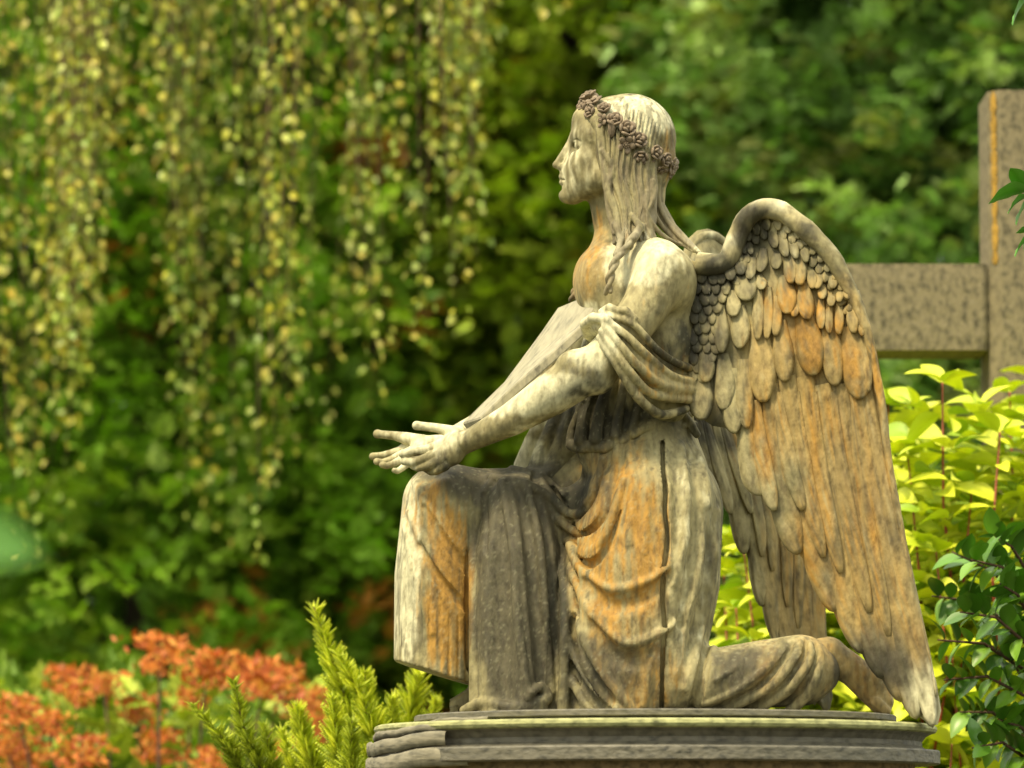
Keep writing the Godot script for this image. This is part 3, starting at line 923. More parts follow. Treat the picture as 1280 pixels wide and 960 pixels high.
# ---- wreath, tablet ------------------------------------------------------------------------
func blob(st: SurfaceTool, c: Vector3, r: Vector3, turn: Basis, ring := 8, stack := 5) -> void:
	var rows := []
	for i in stack + 1:
		var th := PI * i / stack
		var row := PackedVector3Array()
		for j in ring:
			var ph := TAU * j / ring
			row.append(c + turn * (Vector3(sin(th) * cos(ph), cos(th), sin(th) * sin(ph)) * r))
		rows.append(row)
	for i in stack:
		for j in ring:
			var k := (j + 1) % ring
			for p in [rows[i][j], rows[i][k], rows[i + 1][k], rows[i][j], rows[i + 1][k], rows[i + 1][j]]:
				st.add_vertex(p)

func flower_mesh(kind: int) -> ArrayMesh:   # unit radius, opening towards +y
	var st := SurfaceTool.new()
	st.begin(Mesh.PRIMITIVE_TRIANGLES)
	st.set_smooth_group(0)
	st.set_color(Color(0.23, 0.175, 0.12))
	if kind == 0:   # rose
		for ring in 2:
			var n := 5 - ring * 2
			for i in n:
				var a := TAU * (i + ring * 0.4) / n
				var rr := 0.62 - ring * 0.32
				blob(st, Vector3(cos(a) * rr, 0.05 + ring * 0.16, sin(a) * rr), Vector3(0.2, 0.42, 0.52 - ring * 0.14), Basis(Vector3.UP, -a) * Basis(Vector3(0, 0, 1), -0.55 + ring * 0.2))
		blob(st, Vector3(0, 0.3, 0), Vector3(0.2, 0.24, 0.2), Basis.IDENTITY)
	elif kind == 1:   # five-petalled flower with an eye
		for i in 5:
			var a := TAU * i / 5
			blob(st, Vector3(cos(a) * 0.58, 0.1, sin(a) * 0.58), Vector3(0.46, 0.16, 0.38), Basis(Vector3.UP, -a) * Basis(Vector3(0, 0, 1), 0.35))
		blob(st, Vector3(0, 0.2, 0), Vector3(0.24, 0.2, 0.24), Basis.IDENTITY)
		for i in 8:
			var a := TAU * i / 8
			blob(st, Vector3(cos(a) * 0.26, 0.3, sin(a) * 0.26), Vector3(0.09, 0.09, 0.09), Basis.IDENTITY, 6, 4)
	else:   # leaf
		blob(st, Vector3(0.2, 0, 0), Vector3(0.95, 0.16, 0.42), Basis(Vector3(0, 0, 1), 0.2), 10, 6)
		blob(st, Vector3(0.2, 0.1, 0), Vector3(0.8, 0.1, 0.06), Basis(Vector3(0, 0, 1), 0.2), 6, 4)
	st.index()
	st.generate_normals()
	return st.commit()

func slab(poly: Array, down: Vector3) -> ArrayMesh:   # a bevelled board: its upper face and its thickness
	var st := SurfaceTool.new()
	st.begin(Mesh.PRIMITIVE_TRIANGLES)
	var c := Vector3.ZERO
	for p in poly:
		c += p / poly.size()
	var rings := []
	for k in [[0.985, 0.0], [1.0, 0.16], [1.0, 0.84], [0.985, 1.0]]:
		var r := []
		for p in poly:
			r.append(c + (p - c) * k[0] + down * k[1])
		rings.append(r)
	var n := poly.size()
	st.set_smooth_group(-1)
	for q in 3:
		for i in n:
			var j := (i + 1) % n
			for p in [rings[q][i], rings[q][j], rings[q + 1][j], rings[q][i], rings[q + 1][j], rings[q + 1][i]]:
				st.add_vertex(p)
	for e in [[rings[0], c], [rings[3], c + down]]:
		for i in n:
			for p in [e[0][i], e[0][(i + 1) % n], e[1]]:
				st.add_vertex(p)
	st.generate_normals()
	return st.commit()

func lathe(profile: Array, seg: int, a0 := 0.0, a1 := TAU) -> ArrayMesh:   # profile: radius, height pairs in metres
	var rows := []
	for q in profile:
		var row := PackedVector3Array()
		for j in seg + 1:
			var a := lerpf(a0, a1, float(j) / seg)
			row.append(Vector3(cos(a) * q[0], q[1], sin(a) * q[0]))
		rows.append(row)
	var st := SurfaceTool.new()
	st.begin(Mesh.PRIMITIVE_TRIANGLES)
	for i in rows.size() - 1:
		for j in seg:
			st.set_smooth_group(i)
			for p in [rows[i][j], rows[i][j + 1], rows[i + 1][j + 1], rows[i][j], rows[i + 1][j + 1], rows[i + 1][j]]:
				st.add_vertex(p)
	st.generate_normals()
	return st.commit()

# ---- plants ----------------------------------------------------------------------------------
func leafy(c: Color, rough := 0.5, trans := 0.35) -> StandardMaterial3D:
	var m := StandardMaterial3D.new()
	m.albedo_color = Color.WHITE
	m.vertex_color_use_as_albedo = true
	m.roughness = rough
	m.backlight_enabled = true
	m.backlight = (c * trans).linear_to_srgb()
	m.cull_mode = BaseMaterial3D.CULL_DISABLED
	return m

func tri(st: SurfaceTool, a: Vector3, b: Vector3, c: Vector3) -> void:
	st.add_vertex(a)
	st.add_vertex(b)
	st.add_vertex(c)

# a broad leaf from the origin along +x, face up; w half width, folded along the midrib, tip drooping
func leaf_mesh(l: float, w: float, fold: float, droop: float, fat: float, n := 7, wave := 0.0, col := Color.WHITE) -> ArrayMesh:
	var st := SurfaceTool.new()
	st.begin(Mesh.PRIMITIVE_TRIANGLES)
	st.set_smooth_group(0)
	var rows := []
	for i in n + 1:
		var t := float(i) / n
		var hw := w * pow(sin(PI * pow(t, fat)), 0.8) if i > 0 and i < n else 0.0
		var y := -droop * t * t * l
		var c := Vector3(t * l, y, 0)
		var v := wave * l * sin(t * 19.0)
		rows.append([c + Vector3(0, fold * hw + v, -hw), c + Vector3(0, fold * hw * 0.35, -hw * 0.5), c, c + Vector3(0, fold * hw * 0.35, hw * 0.5), c + Vector3(0, fold * hw - v, hw)])
	st.set_color(col)
	for i in n:
		for j in 4:
			tri(st, rows[i][j], rows[i][j + 1], rows[i + 1][j + 1])
			tri(st, rows[i][j], rows[i + 1][j + 1], rows[i + 1][j])
	st.index()
	st.generate_normals()
	return st.commit()

# a flat evergreen spray along +x: stem with side twigs of short blades
func spray_mesh(l: float, w: float, pairs: int, seed_: int) -> ArrayMesh:
	var rng := RandomNumberGenerator.new()
	rng.seed = seed_
	var st := SurfaceTool.new()
	st.begin(Mesh.PRIMITIVE_TRIANGLES)
	st.set_color(Color.WHITE)
	for i in pairs:
		var t := (i + 0.6) / pairs
		var c := Vector3(t * l, -0.18 * l * t * t, 0)
		for s in [-1, 1]:
			var ln: float = w * (1.05 - 0.75 * t) * rng.randf_range(0.75, 1.2)
			var dir := Vector3(0.75, rng.randf_range(-0.35, 0.25), s * 1.0).normalized()
			var side := Vector3(0.5, 0.3, -s * 0.4).normalized() * ln * 0.27
			var e: Vector3 = c + dir * ln
			var m: Vector3 = c + dir * ln * 0.55
			tri(st, c - side * 0.4, m + side, e)
			tri(st, c - side * 0.4, e, m - side)
	tri(st, Vector3(l * 0.7, -0.08 * l, -0.05 * l), Vector3(l * 1.1, -0.2 * l, 0), Vector3(l * 0.7, -0.08 * l, 0.05 * l))
	st.generate_normals()
	return st.commit()

func multi(called: String, m: Mesh, mat: Material, xf: Array, cols: Array, parent: Node3D) -> MultiMeshInstance3D:
	var mm := MultiMesh.new()
	mm.transform_format = MultiMesh.TRANSFORM_3D
	mm.use_colors = true
	mm.mesh = m
	mm.instance_count = xf.size()
	for i in xf.size():
		mm.set_instance_transform(i, xf[i])
		mm.set_instance_color(i, cols[i])
	var o := MultiMeshInstance3D.new()
	o.name = called
	o.multimesh = mm
	o.material_override = mat
	o.set_meta("kind", "stuff")
	parent.add_child(o, true)
	o.global_position = Vector3.ZERO
	return o

func facing(dir: Vector3, roll: float) -> Basis:   # +x along dir
	var x := dir.normalized()
	var z := x.cross(Vector3(0.01, 1, 0.02)).normalized()
	return Basis(x, z.cross(x), z) * Basis(Vector3(1, 0, 0), roll)

func bark(path: Array, r0: float, r1: float, sides := 8) -> ArrayMesh:
	var p := PackedVector3Array(path)
	var rad := PackedFloat32Array()
	for i in p.size():
		rad.append(lerpf(r0, r1, float(i) / maxi(1, p.size() - 1)))
	var rows := tube(p, rad, sides)
	var st := SurfaceTool.new()
	st.begin(Mesh.PRIMITIVE_TRIANGLES)
	st.set_smooth_group(0)
	for row in rows:
		for v in row:
			st.add_vertex(v)
	for i in rows.size() - 1:
		for j in sides:
			var k := (j + 1) % sides
			for q in [i * sides + j, i * sides + k, (i + 1) * sides + k, i * sides + j, (i + 1) * sides + k, (i + 1) * sides + j]:
				st.add_index(q)
	st.generate_normals()
	return st.commit()

func mixc(list: Array, rng: RandomNumberGenerator, spread := 0.3) -> Color:
	var c: Color = list[rng.randi() % list.size()]
	var k := 1.0 + rng.randf_range(-spread, spread)
	return Color(c.r * k, c.g * k, c.b * k)

func conifer(label: String, base: Vector3, radius: float, height: float, clumps: int, per: int, size: float, cols: Array, seed_: int, flatness := 0.35) -> void:
	var rng := RandomNumberGenerator.new()
	rng.seed = seed_
	var t := thing("conifer_tree", label, "tree", base, "evergreens behind the statue")
	part("trunk", bark([base, base + Vector3(0.03, height * 0.4, 0.02), base + Vector3(0, height * 0.94, 0)], 0.17, 0.03), M.bark, t)
	var lump := FastNoiseLite.new()
	lump.seed = seed_
	lump.frequency = 0.9
	var xf := []
	var cs := []
	for i in clumps:
		var v := pow(rng.randf(), 1.35)
		var a := rng.randf() * TAU
		var env := radius * pow(1.0 - v, flatness) * (0.82 + 0.18 * minf(1.0, v * 12.0))
		var p := Vector3(cos(a), 0, sin(a))
		var n := lump.get_noise_3d(p.x * env * 1.4, v * height * 1.4, p.z * env * 1.4)
		var r := env * (0.86 + 0.32 * n) * pow(rng.randf(), 0.16)
		var c := base + p * r + Vector3(0, v * height, 0)
		var tone := mixc(cols, rng, 0.28)
		var out := (p + Vector3(0, rng.randf_range(-0.25, 0.5), 0)).normalized()
		for k in per:
			var q := c + Vector3(rng.randfn(0, 1), rng.randfn(0, 0.75), rng.randfn(0, 1)) * size * 0.85
			var d := (out + Vector3(rng.randfn(0, 0.5), rng.randfn(0, 0.4), rng.randfn(0, 0.5))).normalized()
			var s := size * rng.randf_range(0.7, 1.25)
			xf.append(Transform3D(facing(d, rng.randf_range(-0.9, 0.9)).scaled(Vector3.ONE * s), q))
			var g := rng.randf_range(0.75, 1.25)
			cs.append(Color(tone.r * g, tone.g * g, tone.b * g))
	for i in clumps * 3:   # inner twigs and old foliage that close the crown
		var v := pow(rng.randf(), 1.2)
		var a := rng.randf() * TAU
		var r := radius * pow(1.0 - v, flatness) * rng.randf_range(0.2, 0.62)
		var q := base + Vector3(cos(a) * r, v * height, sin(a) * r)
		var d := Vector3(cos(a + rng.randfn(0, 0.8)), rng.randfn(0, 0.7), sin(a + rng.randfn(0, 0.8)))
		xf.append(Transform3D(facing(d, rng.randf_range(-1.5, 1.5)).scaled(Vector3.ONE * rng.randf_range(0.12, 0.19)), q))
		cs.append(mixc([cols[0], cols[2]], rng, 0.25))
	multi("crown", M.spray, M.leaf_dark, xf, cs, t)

func birch(base: Vector3) -> void:
	var rng := RandomNumberGenerator.new()
	rng.seed = 42
	var t := thing("weeping_birch", "weeping birch with hanging strands of yellowing leaves", "tree", base)
	var head := base + Vector3(0.1, 5.0, 0)
	part("trunk", bark([base, base + Vector3(0.05, 2.5, 0), head], 0.14, 0.07, 10), M.birch_bark, t)
	for i in 7:
		var z := lerpf(-0.9, 0.9, i / 6.0)
		var e := Vector3(lerpf(0.2, 0.7, rng.randf()), 4.55 + rng.randf_range(-0.2, 0.2), base.z + z)
		part("limb", bark([head, head.lerp(e, 0.35) + Vector3(0, 0.55, 0), head.lerp(e, 0.7) + Vector3(0, 0.45, 0), e], 0.045, 0.012, 6), M.bark, t)
	var cols := [Color(0.36, 0.42, 0.028), Color(0.52, 0.48, 0.03), Color(0.22, 0.30, 0.022), Color(0.16, 0.25, 0.025), Color(0.44, 0.45, 0.09), Color(0.48, 0.36, 0.035), Color(0.28, 0.38, 0.025), Color(0.20, 0.30, 0.03)]
	var floor_ := spline2([-80, 690, 0, 700, 60, 690, 92, 560, 110, 330, 150, 300, 205, 360, 225, 600, 290, 690, 335, 690, 380, 560, 430, 560, 480, 500, 540, 440, 575, 360, 600, 80, 640, 60, 700, 20], 200)
	var xf := []
	var cs := []
	var st := SurfaceTool.new()
	for s in 180:
		var f := floor_[rng.randi() % 201]
		var depth := rng.randf_range(11.6, 13.4)
		var low := f.y - pow(rng.randf(), 1.6) * (f.y + 60.0) * 0.75
		var a := Q(f.x + rng.randf_range(-14, 14), low, depth)
		var top := Vector3(a.x + rng.randf_range(-0.12, 0.12), 4.75 + rng.randf_range(-0.2, 0.3), a.z)
		var len_ := top.y - a.y
		var ph := rng.randf() * 6.0
		var tone := mixc(cols, rng, 0.2)
		var pts := []
		for i in 7:
			var u := i / 6.0
			pts.append(top.lerp(a, u) + Vector3(sin(ph + u * 4.0), 0, cos(ph + u * 3.0)) * 0.035 * u)
		if s < 180:
			st.append_from(bark(pts, 0.0035, 0.0015, 3), 0, Transform3D())
		var n := int(minf(len_, 2.6) / 0.021)
		for i in n:
			var u := 1.0 - float(i) * 0.021 / len_
			if u < 0.02 or rng.randf() < 0.36:
				continue
			var x := u * 6.0
			var j := mini(5, int(x))
			var p: Vector3 = pts[j].lerp(pts[j + 1], x - j)
			var an := rng.randf() * TAU
			var spread := rng.randf_range(0.0, 0.045)
			p += Vector3(cos(an), -0.4, sin(an)) * spread
			var d := Vector3(cos(an) * 0.7, -rng.randf_range(0.3, 1.3), sin(an) * 0.7)
			xf.append(Transform3D(facing(d, rng.randf_range(-1.4, 1.4)).scaled(Vector3.ONE * rng.randf_range(0.7, 1.25)), p))
			var c := tone.lerp(mixc(cols, rng, 0.3), 0.6)
			cs.append(c)
	var tw := part("twigs", st.commit(), M.twig, t)
	tw.set_meta("kind", "stuff")
	multi("crown", M.birch_leaf, M.leaf_soft, xf, cs, t)

func add_setting() -> void:
	M.bark = flat(Color(0.09, 0.065, 0.045), 0.95, 51, Vector3(4, 2, 4))
	M.birch_bark = flat(Color(0.5, 0.48, 0.44), 0.8, 53, Vector3(2, 6, 2))
	M.twig = flat(Color(0.10, 0.055, 0.03), 0.9, 55, Vector3(6, 6, 6))
	M.red_stem = flat(Color(0.36, 0.07, 0.03), 0.6, 57, Vector3(9, 9, 9))
	M.soil = flat(Color(0.06, 0.062, 0.025), 0.98, 59, Vector3(1.3, 1.3, 1.3))
	M.cross = flat(Color(0.21, 0.18, 0.105), 0.92, 61, Vector3(4.5, 2.6, 4.5), 0.55)
	M.cross.normal_scale = 0.35
	M.lichen = flat(Color(0.40, 0.24, 0.035), 0.9, 63, Vector3(8, 3, 8))
	M.leaf_dark = leafy(Color(0.36, 0.44, 0.08), 0.5, 0.8)
	M.leaf_soft = leafy(Color(0.4, 0.4, 0.05), 0.42, 0.6)
	M.leaf_yellow = leafy(Color(0.5, 0.6, 0.04), 0.5, 0.6)
	M.leaf_gloss = leafy(Color(0.12, 0.24, 0.02), 0.38, 0.5)
	M.leaf_red = leafy(Color(0.5, 0.14, 0.03), 0.6, 0.5)
	M.spray = spray_mesh(1.0, 0.52, 9, 5)
	M.birch_leaf = leaf_mesh(0.03, 0.011, 0.25, 0.25, 0.8, 4)
	# ground
	var g := MeshInstance3D.new()
	g.name = "ground"
	var rng := FastNoiseLite.new()
	rng.frequency = 0.35
	var rows := []
	for i in 61:
		var row := PackedVector3Array()
		for j in 61:
			var x := (j - 30) * 1.4
			var z := (i - 30) * 1.4 - 8.0
			row.append(Vector3(x, 0.06 * rng.get_noise_2d(x, z) - 0.03, z))
		rows.append(row)
	g.mesh = sheet(rows)
	g.material_override = M.soil
	g.set_meta("kind", "structure")
	add_child(g)
	add_cross()

func box_part(called: String, c: Vector3, size: Vector3, bev: float, mat: Material, parent: Node3D) -> MeshInstance3D:
	var poly := []   # plan with cut corners, extruded upwards
	var hx := size.x * 0.5
	var hz := size.z * 0.5
	for q in [[-hx + bev, hz], [hx - bev, hz], [hx, hz - bev], [hx, -hz + bev], [hx - bev, -hz], [-hx + bev, -hz], [-hx, -hz + bev], [-hx, hz - bev]]:
		poly.append(c + Vector3(q[0], size.y * 0.5, q[1]))
	return part(called, slab(poly, Vector3(0, -size.y, 0)), mat, parent)

func add_cross() -> void:
	var d := 9.5
	var a := Q(1257, 328, d)
	var b := Q(1257, 436, d)
	var left := Q(1236, 200, d).x
	var w := 0.27
	var cx := left + w * 0.5
	var top := Q(1257, 112, d).y
	var zf := CAM.z - d
	var t := thing("stone_cross", "tall grey stone cross with yellow lichen behind the angel's wing", "cross", Vector3(cx, 0, zf - 0.12))
	box_part("shaft", Vector3(cx, top * 0.5, zf - 0.12), Vector3(w, top, 0.24), 0.028, M.cross, t)
	for s in [-1, 1]:
		var x0: float = cx + s * w * 0.5
		var x1: float = cx + s * 0.66
		box_part("cross_arm", Vector3((x0 + x1) * 0.5, (a.y + b.y) * 0.5, zf - 0.115), Vector3(absf(x1 - x0) - 0.002, a.y - b.y, 0.19), 0.012, M.cross, t)
	# lichen crust grown along the chamfered edge
	var st := SurfaceTool.new()
	st.begin(Mesh.PRIMITIVE_TRIANGLES)
	var rng := RandomNumberGenerator.new()
	rng.seed = 4
	for i in 60:
		var y := lerpf(a.y + 0.01, top - 0.015, i / 59.0)
		var p := Vector3(left + 0.014, y, zf - 0.014)
		blob(st, p, Vector3(0.010 * rng.randf_range(0.3, 1.1), 0.02 * rng.randf_range(0.6, 1.3), 0.002), Basis(Vector3.UP, -PI / 4), 7, 4)
	st.index()
	st.generate_normals()
	part("lichen", st.commit(), M.lichen, t).set_meta("kind", "stuff")
	box_part("base_block", Vector3(cx, 0.2, zf - 0.12), Vector3(0.7, 0.4, 0.6), 0.03, M.cross, t)

# one shoot of a feathery golden conifer, as a mesh round a curved stem
func feathery_shoot(path: Array, w: float, seed_: int, lo: Color, hi: Color) -> ArrayMesh:
	var rng := RandomNumberGenerator.new()
	rng.seed = seed_
	var st := SurfaceTool.new()
	st.begin(Mesh.PRIMITIVE_TRIANGLES)
	var pts := PackedVector3Array(path)
	var n := 84
	for i in n:
		var t := float(i) / n
		var x := t * (pts.size() - 1)
		var j := mini(pts.size() - 2, int(x))
		var c := pts[j].lerp(pts[j + 1], x - j)
		var up := (pts[j + 1] - pts[j]).normalized()
		var ln := w * (1.0 - 0.7 * t) * rng.randf_range(0.65, 1.2)
		for s in 4:
			var a := rng.randf() * TAU
			var dir := (up * rng.randf_range(0.3, 1.1) + Vector3(cos(a), 0, sin(a))).normalized()
			var side := dir.cross(Vector3(cos(a + 1.5), 0.3, sin(a + 1.5))).normalized()
			var col := lo.lerp(hi, clampf(rng.randf_range(0.1, 0.9) + t * 0.25, 0, 1))
			st.set_color(col)
			for k in 10:
				var u := (k + 0.5) / 10.0
				var q := c + dir * ln * u + up * ln * 0.25 * u * u
				var b := ln * 0.22 * (1.1 - 0.7 * u)
				for m in [-1, 1]:
					var e: Vector3 = q + (dir * 0.7 + side * m).normalized() * b
					var o := (dir.cross(side)) * b * 0.3
					tri(st, q - dir * b * 0.3, q + side * m * b * 0.35 + o, e)
					tri(st, q - dir * b * 0.3, e, q + dir * b * 0.45 - o)
	st.generate_normals()
	return st.commit()

func add_juniper() -> void:
	var base := Q(440, 1500, 8.9)
	base.y = 0.0
	var t := thing("golden_juniper", "golden green feathery juniper with upright shoots beside the pedestal", "shrub", base)
	var lo := Color(0.30, 0.42, 0.025)
	var hi := Color(0.80, 0.84, 0.06)
	var tips := [[392, 758, 440, 900, 8.8, 30], [422, 815, 470, 930, 8.7, 26], [455, 838, 480, 940, 8.75, 26], [525, 840, 500, 960, 8.9, 36], [490, 870, 480, 980, 8.8, 28], [545, 872, 530, 980, 9.0, 24], [370, 880, 400, 980, 8.7, 28], [352, 912, 370, 1000, 8.8, 26],
		[415, 870, 430, 980, 8.6, 28], [292, 850, 325, 960, 8.6, 22], [240, 880, 300, 960, 8.6, 20], [330, 905, 345, 990, 8.65, 22], [440, 900, 450, 1000, 8.55, 24], [470, 925, 470, 1010, 8.6, 22]]
	for i in tips.size():
		var c: Array = tips[i]
		var z: float = c[4]
		var a := Q(c[0], c[1], z)
		var b := Q(c[2], c[3], z + 0.05)
		var e := Q(lerpf(c[2], 440, 0.5), c[3] + 160, z + 0.1)
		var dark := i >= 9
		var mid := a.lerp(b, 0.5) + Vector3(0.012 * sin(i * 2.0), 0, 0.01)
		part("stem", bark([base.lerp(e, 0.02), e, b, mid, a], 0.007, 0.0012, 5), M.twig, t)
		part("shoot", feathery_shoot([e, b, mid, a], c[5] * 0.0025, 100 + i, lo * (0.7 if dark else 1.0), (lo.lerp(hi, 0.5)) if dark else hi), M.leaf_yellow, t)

func add_orange_shrub() -> void:
	var base := Q(190, 1500, 11.0)
	base.y = 0.0
	var t := thing("orange_shrub", "low shrub with orange red leaf tufts over feathery green fronds", "shrub", base)
	var rng := RandomNumberGenerator.new()
	rng.seed = 8
	var xf := []
	var cs := []
	for i in 1700:
		var p := Q(rng.randf_range(-60, 430), rng.randf_range(862, 1300), rng.randf_range(10.8, 11.8))
		var env := 840.0 + 50.0 * sin(p.x * 3.1)
		if Vector2(p.x + 0.95, 0).length() > 0.62 and rng.randf() < 0.4:
			continue
		var d := Vector3(rng.randfn(0, 0.6), rng.randf_range(0.0, 0.9), rng.randfn(0.2, 0.5))
		xf.append(Transform3D(facing(d, rng.randfn(0, 0.5)).scaled(Vector3.ONE * rng.randf_range(0.07, 0.13)), p))
		cs.append(mixc([Color(0.26, 0.40, 0.03), Color(0.40, 0.50, 0.04), Color(0.15, 0.26, 0.02), Color(0.46, 0.54, 0.06)], rng))
	multi("fronds", spray_mesh(1.0, 0.42, 12, 15), M.leaf_yellow, xf, cs, t)
	var tuft := [[200, 822, 62], [258, 838, 56], [330, 852, 60], [352, 848, 40], [92, 862, 60], [130, 856, 34], [172, 888, 46], [22, 888, 46], [28, 950, 60], [102, 942, 50], [200, 935, 50], [382, 880, 46], [395, 915, 50], [60, 905, 40], [262, 955, 44], [8, 930, 40], [300, 840, 40], [360, 940, 40], [240, 875, 34], [410, 900, 44], [-20, 900, 50]]
	for i in tuft.size():
		var c: Array = tuft[i]
		var p := Q(c[0], c[1], 10.55 + 0.4 * rng.randf())
		var st := SurfaceTool.new()
		st.begin(Mesh.PRIMITIVE_TRIANGLES)
		var r: float = c[2] * 0.0022 * 0.52
		for k in 170:
			var a := rng.randf_range(-1.5, 1.5)
			var dir := Vector3(sin(a), cos(a) * 0.9 + 0.1, rng.randfn(0, 0.4)).normalized()
			var q := p + Vector3(rng.randfn(0, 0.55), rng.randf_range(-0.8, 0.7), rng.randfn(0, 0.5)) * r
			var ln := r * rng.randf_range(0.25, 0.6)
			var side := dir.cross(Vector3(rng.randfn(0, 0.4), 0.2, 1)).normalized() * ln * 0.2
			st.set_color(mixc([Color(0.52, 0.14, 0.01), Color(0.58, 0.18, 0.012), Color(0.40, 0.085, 0.008), Color(0.56, 0.24, 0.02)], rng, 0.2))
			tri(st, q, q + dir * ln * 0.5 + side, q + dir * ln)
			tri(st, q, q + dir * ln, q + dir * ln * 0.5 - side)
		st.generate_normals()
		part("leaf_tuft", st.commit(), M.leaf_red, t)
		part("stem", bark([base.lerp(Vector3(p.x, 0, p.z), 0.6), p.lerp(base, 0.4) + Vector3(0, 0.1, 0), p], 0.008, 0.003, 4), M.twig, t)

func put_leaf(called: String, m: Mesh, mat: Material, xf: Transform3D, parent: Node3D) -> void:
	var o := MeshInstance3D.new()
	o.name = called
	o.mesh = m
	o.material_override = mat
	parent.add_child(o, true)
	o.global_transform = xf

func add_yellow_shrub() -> void:
	var base := Q(1150, 1500, 9.4)
	base.y = 0.0
	var t := thing("yellow_leaf_shrub", "bright yellow green leafy shrub with red stems behind the pedestal", "shrub", base)
	var rng := RandomNumberGenerator.new()
	rng.seed = 31
	var cols := [Color(0.60, 0.66, 0.03), Color(0.70, 0.74, 0.04), Color(0.46, 0.56, 0.025), Color(0.28, 0.42, 0.02), Color(0.66, 0.70, 0.07)]
	var meshes := []
	for i in 10:
		meshes.append(leaf_mesh(0.084, 0.025, 0.32, 0.28 + 0.05 * i, 0.86, 8, 0.0, cols[i % 5]))
	var xf := []
	var cs := []
	var n := 0
	var tops := [[1178, 478, 9.0], [1140, 505, 9.15], [1110, 500, 9.3], [1225, 505, 9.1], [1262, 490, 9.2], [1290, 470, 9.4], [1250, 540, 8.95], [1190, 560, 8.95], [1135, 570, 9.05], [1150, 640, 8.95], [1215, 610, 9.0], [1280, 590, 9.0], [1170, 690, 8.95], [1120, 650, 9.2], [1240, 680, 9.05], [1200, 740, 9.0], [1190, 820, 8.95], [1215, 880, 8.9], [1190, 930, 8.9], [1250, 940, 8.9], [930, 690, 9.2], [955, 720, 9.3], [920, 760, 9.15], [985, 760, 9.3], [940, 800, 9.1], [1050, 850, 9.1], [1075, 890, 9.1], [1130, 860, 9.1], [905, 720, 9.35], [1020, 700, 9.45], [1060, 640, 9.5], [1120, 740, 9.3], [1280, 760, 9.3], [1270, 850, 9.2]]
	for k in 110:
		tops.append([rng.randf_range(900, 1330), rng.randf_range(560, 960) if k % 2 else rng.randf_range(520, 800), rng.randf_range(9.3, 9.9)])
	for k in 70:
		tops.append([rng.randf_range(1085, 1310), rng.randf_range(505, 960), rng.randf_range(9.0, 9.6)])
	for k in tops.size():
		var c: Array = tops[k]
		if c[0] < 1090 and c[1] < 640:
			c[1] = 680.0
		var p := Q(c[0], c[1], c[2])
		var foot := Vector3(lerpf(p.x, base.x, 0.35), 0.0, lerpf(p.z, base.z, 0.5))
		var low := p.lerp(foot, 0.55 / maxf(p.y, 0.6))
		if k < 34 and k % 2 == 0:
			part("stem", bark([foot, low + Vector3(0.03 * cos(k * 2.3), 0, 0), p.lerp(low, 0.5) + Vector3(0.025 * sin(k * 1.7), 0, 0.02), p], 0.006, 0.002, 5), M.red_stem, t)
		for lv in 7:
			var q := p.lerp(low, pow(lv / 6.0, 1.1) * 0.95)
			for s in (5 if lv == 0 else 3):
				var a := lv * 1.3 + s * TAU / (5 if lv == 0 else 3) + rng.randf_range(-0.3, 0.3)
				var rise := rng.randf_range(0.35, 1.3) if lv == 0 else rng.randf_range(-0.5, 0.95)
				var d := Vector3(cos(a), rise, sin(a))
				var sc := rng.randf_range(0.55, 1.2) * (0.85 if lv == 0 else 1.1)
				var x := Transform3D(facing(d, rng.randf_range(-0.9, 0.9)).scaled(Vector3.ONE * sc), q + Vector3(cos(a), 0, sin(a)) * 0.006)
				if k < 34 and lv < 3 and n < 290:
					put_leaf("leaf", meshes[rng.randi() % 10], M.leaf_yellow, x, t)
					n += 1
				else:
					xf.append(x)
					cs.append(mixc(cols, rng, 0.2))
	multi("inner_leaves", leaf_mesh(0.084, 0.025, 0.32, 0.4, 0.86, 6), M.leaf_yellow, xf, cs, t)

